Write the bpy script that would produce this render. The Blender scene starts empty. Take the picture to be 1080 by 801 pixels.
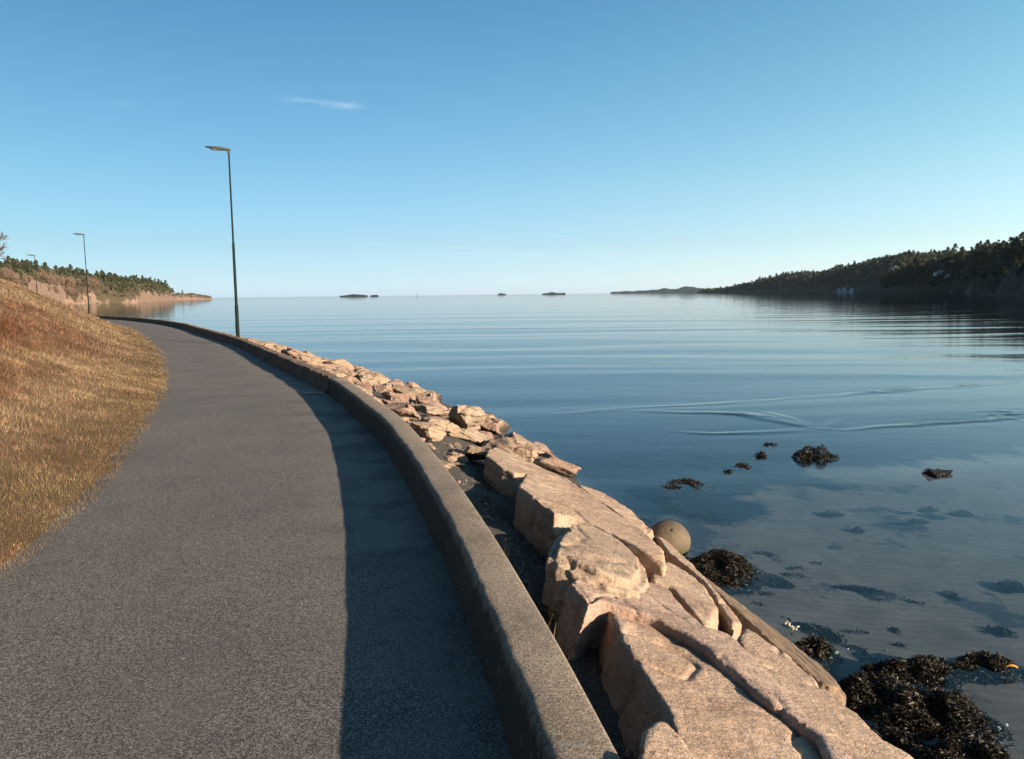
import bpy, bmesh, math, random
import numpy as np
from mathutils import Vector, Matrix, noise
from mathutils.bvhtree import BVHTree
R = math.radians
rng = np.random.default_rng(7); random.seed(7)
C = bpy.context.scene.collection
scene = bpy.context.scene

# ------------------------------------------------------------------ camera
F = 808.0; CH = 1.6
PITCH = math.atan((400.5 - 310.7) / F); ROLL = R(0.61)
cam = bpy.data.cameras.new('camera'); cam.sensor_width = 36; cam.lens = F / 1080 * 36
cam.clip_start = .05; cam.clip_end = 60000
co = bpy.data.objects.new('camera', cam); C.objects.link(co)
fw = Vector((0, math.cos(PITCH), -math.sin(PITCH))); up0 = Vector((0, math.sin(PITCH), math.cos(PITCH))); rt0 = Vector((1, 0, 0))
rt = rt0 * math.cos(ROLL) - up0 * math.sin(ROLL); up = rt0 * math.sin(ROLL) + up0 * math.cos(ROLL)
M = Matrix((rt, up, -fw)).transposed().to_4x4(); M.translation = (0, 0, CH); co.matrix_world = M
scene.camera = co

# ------------------------------------------------------------------ sky, sun, exposure
SUN_AZ = R(128); SUN_EL = R(16)
scene.view_settings.view_transform = 'Standard'; scene.view_settings.look = 'None'
scene.view_settings.exposure = 1.5; scene.view_settings.gamma = 1
world = bpy.data.worlds.new('World'); scene.world = world; world.use_nodes = True
nt = world.node_tree; nt.nodes.clear()
def wn(t, **k):
    n = nt.nodes.new(t)
    for a, b in k.items(): setattr(n, a, b)
    return n
def wm(op, a, b=None, c=None):
    n = wn('ShaderNodeMath', operation=op)
    for i, v in enumerate((a, b, c)):
        if v is None: continue
        if isinstance(v, (int, float)): n.inputs[i].default_value = v
        else: nt.links.new(v, n.inputs[i])
    return n.outputs[0]
sky = wn('ShaderNodeTexSky', sky_type='NISHITA'); sky.sun_disc = False
sky.sun_elevation = SUN_EL; sky.sun_rotation = SUN_AZ; sky.altitude = 0
sky.air_density = 1.0; sky.dust_density = 0.35; sky.ozone_density = 1.6
tc = wn('ShaderNodeTexCoord'); sp = wn('ShaderNodeSeparateXYZ'); nt.links.new(tc.outputs['Generated'], sp.inputs[0])
az = wm('ARCTAN2', sp.outputs[0], sp.outputs[1]); el = wm('ARCSINE', sp.outputs[2])
cn = wn('ShaderNodeTexNoise'); cn.inputs['Scale'].default_value = 22; cn.inputs['Detail'].default_value = 7
cmap = wn('ShaderNodeMapping'); cmap.inputs['Scale'].default_value = (1, 1, 5); nt.links.new(tc.outputs['Generated'], cmap.inputs[0]); nt.links.new(cmap.outputs[0], cn.inputs['Vector'])
tot = None
for (a0, e0, wa, we, sl, st) in ((-.254, .2335, .022, .0028, -.06, .12), (-.1995, .2312, .016, .0034, -.03, .11), (-.225, .231, .05, .004, -.06, .12), (.063, .0735, .022, .0011, -.09, .14), (-.11, .062, .10, .0012, -.05, .10), (-.45, .215, .03, .004, 0, .05), (-.03, .052, .2, .003, -.02, .06)):
    da = wm('SUBTRACT', az, a0); de = wm('SUBTRACT', wm('SUBTRACT', el, e0), wm('MULTIPLY', da, sl))
    g = wm('ADD', wm('POWER', wm('ABSOLUTE', wm('DIVIDE', da, wa)), 2), wm('POWER', wm('ABSOLUTE', wm('DIVIDE', de, we)), 2))
    g = wm('MULTIPLY', wm('EXPONENT', wm('MULTIPLY', g, -1)), st)
    tot = g if tot is None else wm('ADD', tot, g)
cf = wm('MULTIPLY', tot, wm('MAXIMUM', wm('SUBTRACT', wm('MULTIPLY', cn.outputs[0], 3.2), 1.15), 0))
mx = wn('ShaderNodeMix', data_type='RGBA'); mx.inputs[7].default_value = (7.5, 8.2, 9.0, 1)
tint = wn('ShaderNodeMix', data_type='RGBA', blend_type='MULTIPLY'); tint.inputs[0].default_value = 1
sr = wn('ShaderNodeValToRGB'); e_ = sr.color_ramp.elements
el_n = wm('DIVIDE', sp.outputs[2], .4)
nt.links.new(el_n, sr.inputs[0])
while len(e_) < 6: e_.new(.5)
for q_, (d_, c_) in zip(e_, ((0, (.335, .465, .86)), (1.8, (.296, .393, .63)), (3.6, (.281, .36, .497)), (7.8, (.285, .385, .45)), (14.5, (.253, .40, .44)), (21, (.22, .39, .445)))):
    q_.position = math.sin(R(d_)) / .4; q_.color = (*c_, 1)
nt.links.new(sr.outputs[0], tint.inputs[7])
azf = wn('ShaderNodeCombineXYZ'); xc = wm('MAXIMUM', wm('MINIMUM', sp.outputs[0], .62), -.62)
for k_, (v_, u_) in enumerate(((2.30, 1.9), (1.76, 1.35), (1.32, .6))): nt.links.new(wm('MULTIPLY_ADD', wm('MULTIPLY_ADD', xc, u_, v_), xc, 2.06), azf.inputs[k_])
tint2 = wn('ShaderNodeMix', data_type='RGBA', blend_type='MULTIPLY'); tint2.inputs[0].default_value = 1
nt.links.new(sky.outputs[0], tint.inputs[6])
nt.links.new(tint.outputs[2], tint2.inputs[6]); nt.links.new(azf.outputs[0], tint2.inputs[7])
nt.links.new(cf, mx.inputs[0]); nt.links.new(tint2.outputs[2], mx.inputs[6])
bg = wn('ShaderNodeBackground'); bg.inputs[1].default_value = 0.06; nt.links.new(mx.outputs[2], bg.inputs[0])
wo = wn('ShaderNodeOutputWorld'); nt.links.new(bg.outputs[0], wo.inputs[0])
sl = bpy.data.lights.new('sun', 'SUN'); sl.energy = 5.0; sl.angle = R(.5); sl.color = (1.0, .81, .62)
so = bpy.data.objects.new('sun', sl); C.objects.link(so)
sd = Vector((math.sin(SUN_AZ) * math.cos(SUN_EL), math.cos(SUN_AZ) * math.cos(SUN_EL), math.sin(SUN_EL)))
so.rotation_euler = sd.to_track_quat('Z', 'Y').to_euler()

# ------------------------------------------------------------------ helpers
WATER = -1.0
def meta(o, label=None, cat=None, group=None, kind=None):
    if label: o['label'] = label
    if cat: o['category'] = cat
    if group: o['group'] = group
    if kind: o['kind'] = kind
    return o
def link(name, me, mat=None, parent=None):
    o = bpy.data.objects.new(name, me); C.objects.link(o)
    if mat is not None and me is not None:
        me.materials.clear(); me.materials.append(mat)
    if parent: o.parent = parent
    return o
def npmesh(name, V, Fc, smooth=True, col=None, up=False):
    """V (n,3), Fc (m,k) int with k 3 or 4."""
    V = np.asarray(V, np.float32); Fc = np.asarray(Fc, np.int32); k = Fc.shape[1]
    me = bpy.data.meshes.new(name)
    me.vertices.add(len(V)); me.vertices.foreach_set('co', V.ravel())
    me.loops.add(Fc.size); me.loops.foreach_set('vertex_index', Fc.ravel())
    me.polygons.add(len(Fc)); me.polygons.foreach_set('loop_start', np.arange(0, Fc.size, k, dtype=np.int32))
    me.polygons.foreach_set('loop_total', np.full(len(Fc), k, np.int32))
    me.polygons.foreach_set('use_smooth', np.full(len(Fc), smooth, bool))
    if col is not None:
        a = me.color_attributes.new('tone', 'FLOAT_COLOR', 'POINT')
        c4 = np.ones((len(V), 4), np.float32); c4[:, :3] = col; a.data.foreach_set('color', c4.ravel())
    me.update(calc_edges=True); me.validate()
    if up:
        nz = np.zeros(len(Fc) * 3, np.float32); me.polygon_normals.foreach_get('vector', nz)
        if nz.reshape(-1, 3)[:, 2].mean() < 0: me.flip_normals()
    return me
def gridfaces(nr, nc, flip=False):
    i = np.arange(nr - 1)[:, None] * nc + np.arange(nc - 1)[None]
    f = np.stack([i, i + 1, i + nc + 1, i + nc], -1).reshape(-1, 4)
    return f[:, ::-1] if flip else f
def bmobj(name, bm, mat, parent=None, smooth=False):
    me = bpy.data.meshes.new(name); bm.to_mesh(me); bm.free()
    if smooth: me.polygons.foreach_set('use_smooth', [True] * len(me.polygons))
    return link(name, me, mat, parent)
# value noise in numpy (2-D / 3-D)
def _h(ix, iy, iz, s):
    n = (ix * 374761393 + iy * 668265263 + iz * 2147483647 + s * 1274126177) & 0xffffffff
    n = ((n ^ (n >> 13)) * 1274126177) & 0xffffffff
    return ((n ^ (n >> 16)) & 0xffffff) / float(0xffffff)
def vnoise(x, y, z=0., s=0):
    x, y, z = np.broadcast_arrays(np.asarray(x, float), np.asarray(y, float), np.asarray(z, float))
    ix, iy, iz = [np.floor(a).astype(np.int64) for a in (x, y, z)]
    fx, fy, fz = x - ix, y - iy, z - iz
    fx, fy, fz = [f * f * (3 - 2 * f) for f in (fx, fy, fz)]
    r = 0
    for dx in (0, 1):
        for dy in (0, 1):
            for dz in (0, 1):
                w = (fx if dx else 1 - fx) * (fy if dy else 1 - fy) * (fz if dz else 1 - fz)
                r = r + w * _h(ix + dx, iy + dy, iz + dz, s)
    return r * 2 - 1
def fbm(x, y, z=0., o=4, s=0):
    r = 0; a = 1; t = 0
    for k in range(o):
        r = r + a * vnoise(np.asarray(x) * 2 ** k, np.asarray(y) * 2 ** k, np.asarray(z) * 2 ** k, s + k); t += a; a *= .5
    return r / t
def catmull(P, step=.15):
    P = np.asarray(P, float); P = np.vstack([2 * P[0] - P[1], P, 2 * P[-1] - P[-2]]); out = []
    for i in range(1, len(P) - 2):
        n = max(2, int(np.linalg.norm(P[i + 1] - P[i]) / step)); t = np.linspace(0, 1, n, endpoint=False)[:, None]
        a, b, c, d = P[i - 1], P[i], P[i + 1], P[i + 2]
        out.append(.5 * (2 * b + (c - a) * t + (2 * a - 5 * b + 4 * c - d) * t ** 2 + (3 * b - a - 3 * c + d) * t ** 3))
    return np.vstack(out + [P[-2][None]])
def normals2(Cv):
    t = np.gradient(Cv, axis=0); t /= np.linalg.norm(t, axis=1)[:, None]
    return np.stack([t[:, 1], -t[:, 0]], 1)   # points to the sea (right of travel)

class NM:
    """small node-material writer"""
    def __init__(s, name):
        s.m = bpy.data.materials.new(name); s.m.use_nodes = True; s.t = s.m.node_tree; s.t.nodes.clear()
        s.out = s.n('ShaderNodeOutputMaterial'); s._c = None
    def n(s, t, **k):
        n = s.t.nodes.new(t)
        for a, b in k.items(): setattr(n, a, b)
        return n
    def set(s, inp, v):
        if isinstance(v, bpy.types.NodeSocket): s.t.links.new(v, inp)
        elif isinstance(v, tuple) and len(v) == 3 and inp.type == 'RGBA': inp.default_value = (*v, 1)
        else: inp.default_value = v
    def pos(s):
        if s._c is None: s._c = s.n('ShaderNodeNewGeometry').outputs['Position']
        return s._c
    def obj(s): return s.n('ShaderNodeTexCoord').outputs['Object']
    def map(s, v, sc=(1, 1, 1), rot=(0, 0, 0)):
        m = s.n('ShaderNodeMapping'); s.set(m.inputs[0], v); m.inputs['Scale'].default_value = sc; m.inputs['Rotation'].default_value = rot; return m.outputs[0]
    def noise(s, v, scale, det=4, rough=.55, dist=0.):
        m = s.n('ShaderNodeTexNoise'); s.set(m.inputs['Vector'], v); m.inputs['Scale'].default_value = scale
        m.inputs['Detail'].default_value = det; m.inputs['Roughness'].default_value = rough; m.inputs['Distortion'].default_value = dist; return m.outputs[0]
    def vor(s, v, scale, feat='F1', out='Distance'):
        m = s.n('ShaderNodeTexVoronoi', feature=feat); s.set(m.inputs['Vector'], v); m.inputs['Scale'].default_value = scale; return m.outputs[out]
    def ramp(s, v, *st):
        m = s.n('ShaderNodeValToRGB'); s.set(m.inputs[0], v); e = m.color_ramp.elements
        while len(e) < len(st): e.new(.5)
        for q, (p, c) in zip(e, st): q.position = p; q.color = (*c, 1) if isinstance(c, tuple) else (c, c, c, 1)
        return m.outputs[0]
    def mix(s, f, a, b, mode='MIX'):
        m = s.n('ShaderNodeMix', data_type='RGBA', blend_type=mode); s.set(m.inputs[0], f); s.set(m.inputs[6], a); s.set(m.inputs[7], b); return m.outputs[2]
    def math(s, op, a, b=0., c=0., clamp=False):
        m = s.n('ShaderNodeMath', operation=op, use_clamp=clamp)
        for i, v in enumerate((a, b, c)): s.set(m.inputs[i], v)
        return m.outputs[0]
    def xyz(s, v):
        m = s.n('ShaderNodeSeparateXYZ'); s.set(m.inputs[0], v); return m.outputs
    def bump(s, h, st=.5, d=.01, nrm=None):
        m = s.n('ShaderNodeBump'); s.set(m.inputs['Height'], h); m.inputs['Strength'].default_value = st; m.inputs['Distance'].default_value = d
        if nrm is not None: s.set(m.inputs['Normal'], nrm)
        return m.outputs[0]
    def bsdf(s, col, rough=.8, nrm=None, spec=.3, **k):
        b = s.n('ShaderNodeBsdfPrincipled'); s.set(b.inputs['Base Color'], col); s.set(b.inputs['Roughness'], rough); s.set(b.inputs['Specular IOR Level'], spec)
        if nrm is not None: s.set(b.inputs['Normal'], nrm)
        for a, v in k.items(): s.set(b.inputs[a], v)
        return b.outputs[0]
    def done(s, sh): s.t.links.new(sh, s.out.inputs[0]); return s.m
def attr(s, name='tone'): return s.n('ShaderNodeVertexColor', layer_name=name).outputs[0]

# ------------------------------------------------------------------ materials
def m_asphalt():
    s = NM('asphalt'); p = s.pos(); x, y, z = s.xyz(p)
    g1 = s.math('ADD', s.math('MULTIPLY', s.xyz(s.vor(p, 190, 'F1', 'Color'))[0], .70), s.math('MULTIPLY', s.noise(p, 170, 3, .8), .32)); g2 = s.vor(p, 55); big = s.noise(p, 1.1, 5)
    c = s.ramp(g1, (.16, (.022, .0195, .018)), (.50, (.072, .064, .058)), (.88, (.25, .225, .20)))
    c = s.mix(s.ramp(g2, (.0, .0), (.22, 1.)), (.13, .115, .10), c)
    # the surfacing beyond the transverse joint is an older, paler mix
    old = s.math('GREATER_THAN', s.math('ADD', y, s.math('MULTIPLY', s.noise(p, 2, 2), .05)), 12.42)
    c = s.mix(s.math('MULTIPLY', old, .75), c, (.125, .108, .095))
    c = s.mix(s.ramp(big, (.35, 0.), (.7, .35)), c, (.042, .036, .033))
    # dusty, sandy strip in patches at the foot of the wall
    return s, c, g1, p, x, y
s, c, g1, p, ax, ay = m_asphalt()
dust = s.n('ShaderNodeVertexColor', layer_name='tone').outputs[0]
dn = s.noise(p, 1.6, 6, .6)
dmask = s.math('MULTIPLY', s.xyz(dust)[0], s.ramp(dn, (.42, 0.), (.52, 1.)))
c = s.mix(s.math('MULTIPLY', dmask, .75), c, (.17, .155, .13))
ck = s.math('ABSOLUTE', s.math('SUBTRACT', s.math('ADD', ay, s.math('MULTIPLY', s.noise(p, 4, 4, .7), .5)), 11.2)); ckx = s.math('LESS_THAN', s.math('ABSOLUTE', s.math('ADD', ax, 2.95)), .42)
c = s.mix(s.math('MULTIPLY', s.math('LESS_THAN', ck, .022), ckx), c, (.02, .017, .015))
stn = s.ramp(s.noise(s.map(p, (1., .35, 1)), 1.7, 6, .7), (.56, 0.), (.66, .35)); c = s.mix(stn, c, (.10, .09, .078))
snd = s.ramp(s.vor(p, 2.3), (.012, 1.), (.022, 0.)); c = s.mix(snd, c, (.24, .22, .19))
jn = s.math('ABSOLUTE', s.math('SUBTRACT', s.math('ADD', ay, s.math('MULTIPLY', s.noise(p, 3, 3), .08)), 12.46))
c = s.mix(s.math('LESS_THAN', jn, .018), c, (.04, .036, .033))
jn2 = s.math('ABSOLUTE', s.math('SUBTRACT', s.math('ADD', ay, s.math('MULTIPLY', s.noise(p, 1, 3), .3)), 28.2))
c = s.mix(s.math('LESS_THAN', jn2, .07), c, (.06, .054, .05))
MAT_ASPH = s.done(s.bsdf(c, .85, s.bump(g1, .45, .004), .25))

def rockmat(name, a, b, d, scale=1., wet=False):
    s = NM(name); p = s.pos(); o = s.obj()
    n1 = s.noise(p, 2.2 * scale, 8, .62); n2 = s.noise(p, 60 * scale, 4, .7); n3 = s.noise(s.map(p, (2.5, 1.0, 3)), 5 * scale, 6, .65, .5)
    c = s.ramp(n1, (.32, a), (.5, b), (.68, d))
    c = s.mix(s.ramp(n2, (.34, .55), (.50, 0.)), c, tuple(v * .40 for v in b))
    c = s.mix(s.ramp(n2, (.58, 0.), (.75, .35)), c, (.44, .36, .29))
    c = s.mix(s.ramp(s.noise(p, 9 * scale, 6, .75, .6), (.48, 0.), (.60, .45)), c, tuple(v * .55 for v in b))
    c = s.mix(s.ramp(s.noise(s.map(p, (1, 1.7, 1)), 4.3, 6, .7), (.55, 0.), (.66, .5)), c, tuple(v * 1.25 for v in d))
    cell = s.xyz(s.vor(p, 210 * scale, 'F1', 'Color'))[0]; c = s.mix(s.ramp(cell, (.0, .55), (.35, 0.)), c, tuple(v * .4 for v in b)); c = s.mix(s.ramp(cell, (.8, 0.), (1., .5)), c, (.55, .45, .36))
    c = s.mix(s.ramp(n3, (.54, 0.), (.68, .30)), c, (.20, .14, .10))
    c = s.mix(s.ramp(s.noise(p, .9, 6, .7), (.55, 0.), (.72, .35)), c, (.26, .215, .165))
    info = s.n('ShaderNodeObjectInfo').outputs['Random']
    c = s.mix(s.math('MULTIPLY', info, .25), c, (.26, .21, .16))
    x, y, z = s.xyz(p)
    wetm = s.ramp(s.math('ADD', z, s.math('MULTIPLY', n1, .15)), (0., 1.), (1., 0.))
    w = s.n('ShaderNodeMapRange'); s.set(w.inputs[0], s.math('ADD', z, s.math('MULTIPLY', n1, .14))); w.inputs[1].default_value = WATER + .10; w.inputs[2].default_value = WATER + .22; w.inputs[3].default_value = 1; w.inputs[4].default_value = 0
    c = s.mix(w.outputs[0], c, (.045, .036, .026))
    h = s.math('ADD', s.math('MULTIPLY', n2, .55), s.math('ADD', s.math('MULTIPLY', n3, .8), s.math('ADD', s.math('MULTIPLY', s.vor(p, 38 * scale), .2), s.noise(p, 16 * scale, 6, .75))))
    return s.done(s.bsdf(c, .85, s.bump(h, .9, .017), .2))
MAT_ROCK = rockmat('pink_granite', (.24, .145, .092), (.345, .23, .155), (.43, .315, .225))
MAT_ROCKG = rockmat('grey_granite', (.23, .155, .10), (.31, .22, .15), (.38, .29, .21))
MAT_ROCKP = rockmat('purple_granite', (.23, .14, .105), (.325, .215, .16), (.41, .295, .225))
MAT_R2 = [rockmat('pink_granite', (.17, .10, .064), (.245, .158, .102), (.32, .22, .15)), rockmat('tan_granite', (.17, .11, .07), (.235, .165, .112), (.30, .22, .155)), rockmat('purple_granite', (.165, .098, .075), (.225, .14, .105), (.285, .195, .145))]

s = NM('weathered_concrete'); p = s.pos()
n1 = s.noise(p, 1.8, 6, .6); n2 = s.noise(p, 120, 4, .75); n3 = s.noise(p, 14, 6, .7)
c = s.ramp(n1, (.3, (.115, .092, .070)), (.7, (.18, .148, .115)))
c = s.mix(s.ramp(n2, (.36, .6), (.58, 0.)), c, (.055, .045, .037))
c = s.mix(s.ramp(n2, (.6, 0.), (.75, .5)), c, (.30, .26, .21))
c = s.mix(s.ramp(n3, (.58, 0.), (.70, .3)), c, (.25, .22, .18))
c = s.mix(s.ramp(s.vor(p, 5.5), (.0, .8), (.035, 0.)), c, (.28, .27, .24))
c = s.mix(1., c, (1.75, 1.66, 1.55), 'MULTIPLY')
gr = s.xyz(s.vor(p, 150, 'F1', 'Color'))[0]; c = s.mix(s.ramp(gr, (.1, .55), (.5, 0.)), c, (.06, .052, .044)); c = s.mix(s.ramp(gr, (.75, 0.), (1., .6)), c, (.36, .32, .27))
c = s.mix(s.ramp(s.noise(s.map(p, (1, .5, 1)), 3.2, 6, .7), (.52, 0.), (.66, .5)), c, (.10, .088, .07))
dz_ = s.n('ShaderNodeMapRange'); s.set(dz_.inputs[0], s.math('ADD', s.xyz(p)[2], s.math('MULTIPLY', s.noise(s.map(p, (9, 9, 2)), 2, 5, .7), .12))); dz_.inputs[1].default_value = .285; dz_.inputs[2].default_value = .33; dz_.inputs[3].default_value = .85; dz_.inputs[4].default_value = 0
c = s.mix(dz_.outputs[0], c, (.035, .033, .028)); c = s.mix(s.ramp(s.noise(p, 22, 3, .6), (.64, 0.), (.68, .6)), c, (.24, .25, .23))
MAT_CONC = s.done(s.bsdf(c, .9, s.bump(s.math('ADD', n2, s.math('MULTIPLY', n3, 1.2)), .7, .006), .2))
s = NM('rough_rubble_concrete'); p = s.pos()
n1 = s.noise(p, 3.5, 6, .65); n2 = s.noise(p, 70, 4, .75)
c = s.ramp(n1, (.3, (.09, .062, .043)), (.55, (.16, .115, .083)), (.75, (.22, .17, .13)))
c = s.mix(s.ramp(n2, (.36, .6), (.58, 0.)), c, (.08, .065, .05))
c = s.mix(s.ramp(s.noise(p, 9, 4), (.6, 0.), (.7, .5)), c, (.20, .19, .10))
MAT_RUB = s.done(s.bsdf(c, .92, s.bump(s.math('ADD', n2, s.math('MULTIPLY', s.noise(p, 20, 4), 2)), .8, .02), .2))

s = NM('dry_grass'); c = attr(s); d = s.n('ShaderNodeBsdfDiffuse'); s.set(d.inputs[0], c)
t = s.n('ShaderNodeBsdfTranslucent'); s.set(t.inputs[0], c); m = s.n('ShaderNodeMixShader'); m.inputs[0].default_value = .25
s.t.links.new(d.outputs[0], m.inputs[1]); s.t.links.new(t.outputs[0], m.inputs[2]); MAT_GRASS = s.done(m.outputs[0])
s = NM('bank_soil'); c = attr(s); p = s.pos(); n = s.noise(p, 30, 5, .7)
c = s.mix(s.ramp(n, (.35, .7), (.65, 0.)), c, (.09, .05, .025))
MAT_BANK = s.done(s.bsdf(c, .95, s.bump(n, 1., .04), .1))

# sea bed, gravel strip and slope under the rocks: one sheet
s = NM('sea_bed'); p = s.pos(); x, y, z = s.xyz(p)
n1 = s.noise(p, 3.0, 5); n2 = s.noise(p, 90, 4, .75); v = s.vor(p, 34)
grav = s.ramp(n2, (.35, (.02, .018, .016)), (.55, (.07, .06, .05)), (.72, (.22, .20, .18)))
grav = s.mix(s.ramp(s.vor(p, 9), (.0, 1.), (.05, 0.)), grav, (.45, .43, .40))
sand = s.ramp(n1, (.3, (.085, .066, .056)), (.7, (.135, .105, .088)))
rip = s.n('ShaderNodeTexWave', wave_type='BANDS', bands_direction='Y'); s.set(rip.inputs['Vector'], p); rip.inputs['Scale'].default_value = 2.6; rip.inputs['Distortion'].default_value = 7; rip.inputs['Detail'].default_value = 3; rip.inputs['Detail Scale'].default_value = 1.1
sand = s.mix(s.math('MULTIPLY', rip.outputs['Fac'], .35), sand, (.055, .042, .036))
wd = s.ramp(s.noise(p, .75, 7, .68), (.56, 0.), (.60, 1.))
zone = s.math('ADD', s.noise(p, .45, 6, .62), s.math('ADD', s.math('MULTIPLY', s.math('SUBTRACT', y, 9.2), .10), s.math('MULTIPLY', s.math('SUBTRACT', 2.8, x), .10)))
deepw = s.ramp(zone, (.52, 0.), (.58, 1.))
sand = s.mix(s.math('MAXIMUM', s.math('MULTIPLY', wd, .8), deepw), sand, (.005, .012, .020))
zr = s.n('ShaderNodeMapRange'); s.set(zr.inputs[0], z); zr.inputs[1].default_value = WATER - .12; zr.inputs[2].default_value = WATER + .04
c = s.mix(zr.outputs[0], sand, grav)
MAT_BED = s.done(s.bsdf(c, .9, s.bump(n2, .8, .012), .2))

# water: real transparent sheet with Fresnel reflection, bottom seen through it
s = NM('water'); p = s.pos()
dcam = s.n('ShaderNodeVectorMath', operation='LENGTH'); s.set(dcam.inputs[0], p)
r1 = s.noise(s.map(p, (.8, 1.5, 1), (0, 0, R(12))), 7.0, 4, .55, .4); r2 = s.noise(s.map(p, (.4, 1.2, 1), (0, 0, R(-8))), 1.3, 5, .55, .3)
calm = s.ramp(s.noise(s.map(p, (.2, 1, 1)), .16, 4), (.35, .15), (.65, 1.))
h = s.math('ADD', s.math('MULTIPLY', s.math('MULTIPLY', r1, calm), .10), s.math('MULTIPLY', r2, .5))
nb = s.bump(h, 1., .014)
dt = s.n('ShaderNodeVectorMath', operation='DOT_PRODUCT'); s.set(dt.inputs[0], nb); s.set(dt.inputs[1], s.n('ShaderNodeNewGeometry').outputs['Incoming'])
fz = s.math('MULTIPLY_ADD', s.math('POWER', s.math('SUBTRACT', 1., s.math('ABSOLUTE', dt.outputs['Value']), clamp=True), 5.6), .98, .02, clamp=True)
gl = s.n('ShaderNodeBsdfGlossy'); gl.inputs['Roughness'].default_value = .03; s.set(gl.inputs['Normal'], nb)
tr = s.n('ShaderNodeBsdfTransparent'); tr.inputs[0].default_value = (.78, .92, .98, 1)
m = s.n('ShaderNodeMixShader'); s.set(m.inputs[0], fz); s.t.links.new(tr.outputs[0], m.inputs[1]); s.t.links.new(gl.outputs[0], m.inputs[2])
MAT_WATER = s.done(m.outputs[0])

s = NM('wet_seaweed'); c = attr(s); p = s.pos()
MAT_WEED = s.done(s.bsdf(c, .5, s.bump(s.noise(p, 80, 3), .5, .004), .22))
s = NM('sunken_weed'); MAT_SUNK = s.done(s.bsdf(attr(s), 1., None, 0.))
s = NM('lamp_green_metal'); MAT_POLE = s.done(s.bsdf((.005, .012, .010), .7, None, .12))
s = NM('lamp_head_grey'); MAT_HEAD = s.done(s.bsdf((.045, .05, .05), .7, None, .2))
s = NM('lamp_glass'); MAT_GLASS = s.done(s.bsdf((.16, .17, .17), .3, None, .4))
def simple(name, col, rough=.8, nz=None):
    s = NM(name); c = col
    if nz: c = s.mix(s.ramp(s.noise(s.pos(), nz, 4), (.35, 0.), (.7, .5)), col, tuple(v * .55 for v in col))
    return s.done(s.bsdf(c, rough))
def hillmat(name, scrub1, scrub2, rocka, rockb, thr, sc):
    s = NM(name); p = s.pos(); n = s.noise(p, .05 * sc, 7, .65); nf = s.noise(p, .35 * sc, 5, .7)
    nz = s.xyz(s.n('ShaderNodeNewGeometry').outputs['Normal'])[2]
    sc_ = s.mix(nf, scrub1, scrub2); rk = s.mix(s.ramp(nf, (.35, 0.), (.65, 1.)), rocka, rockb)
    f = s.math('ADD', s.math('MULTIPLY', n, .9), s.math('SUBTRACT', thr, nz))
    f = s.ramp(f, (.45, 0.), (.55, 1.))
    return s.done(s.bsdf(s.mix(f, sc_, rk), .95, s.bump(nf, 1., 1.5), .1))
MAT_HL = hillmat('headland_rock', (.05, .042, .024), (.10, .078, .048), (.15, .095, .068), (.30, .205, .15), .64, 1.6)
MAT_HR = hillmat('hill_scrub', (.03, .032, .018), (.075, .06, .035), (.10, .08, .065), (.20, .16, .12), .35, 1)
MAT_ISL = hillmat('island_rock', (.018, .024, .020), (.032, .036, .030), (.06, .052, .045), (.11, .09, .08), .3, .5)
def leafmat(name, a, b):
    s = NM(name); inf = s.n('ShaderNodeObjectInfo').outputs['Random']; n = s.noise(s.obj(), 1.3, 3)
    c = s.mix(s.math('MULTIPLY_ADD', inf, .6, s.math('MULTIPLY', n, .5)), a, b)
    return s.done(s.bsdf(c, .8, None, .15))
MAT_PINE = leafmat('pine_needles', (.016, .021, .012), (.050, .052, .026))
MAT_BARK = simple('bark', (.13, .09, .06)); MAT_TWIG = leafmat('bare_twigs', (.11, .072, .052), (.17, .12, .085))

# ------------------------------------------------------------------ wall curve
INN = [(.62, -8), (.58, -5), (.5, -2), (.42, -.5), (.33, .6), (.2, 1.5), (.09, 2.1), (-.08, 3.0), (-.38, 4.4), (-.80, 6.1), (-1.37, 8.1), (-1.87, 9.5), (-2.85, 12.1), (-4.2, 15.1), (-5.9, 18.6), (-8.7, 24.5), (-12.5, 31.5), (-18.3, 42), (-24.3, 51), (-30, 58.2), (-42, 71.5), (-54, 84), (-75, 102), (-110, 128)]
IN = catmull(INN, .12); NR = normals2(IN); ARC = np.concatenate([[0], np.cumsum(np.linalg.norm(np.diff(IN, axis=0), axis=1))])
WH = .28; WW = .20
def curve_at(Y):
    i = int(np.argmin(abs(IN[:, 1] - Y))); return IN[i], NR[i], i
WY = [-10, 3, 5, 8, 11, 15, 20, 200]; WV = [2.1, 2.1, 2.2, 2.6, 3.1, 3.6, 3.8, 3.8]
def zslope(off, Y):
    """ground under the rocks, off = distance out from the wall's outer face"""
    W = np.interp(Y, WY, WV)
    t = np.clip((off - .35) / (W - .35), 0, 1)
    z = -.07 - .05 * np.clip(off / .35, 0, 1) - .93 * t
    d = np.clip(off - W, 0, None)
    return z - .22 * (1 - np.exp(-d / 1.2)) - .035 * d - np.clip(d - 6, 0, 25) * .12
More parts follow.
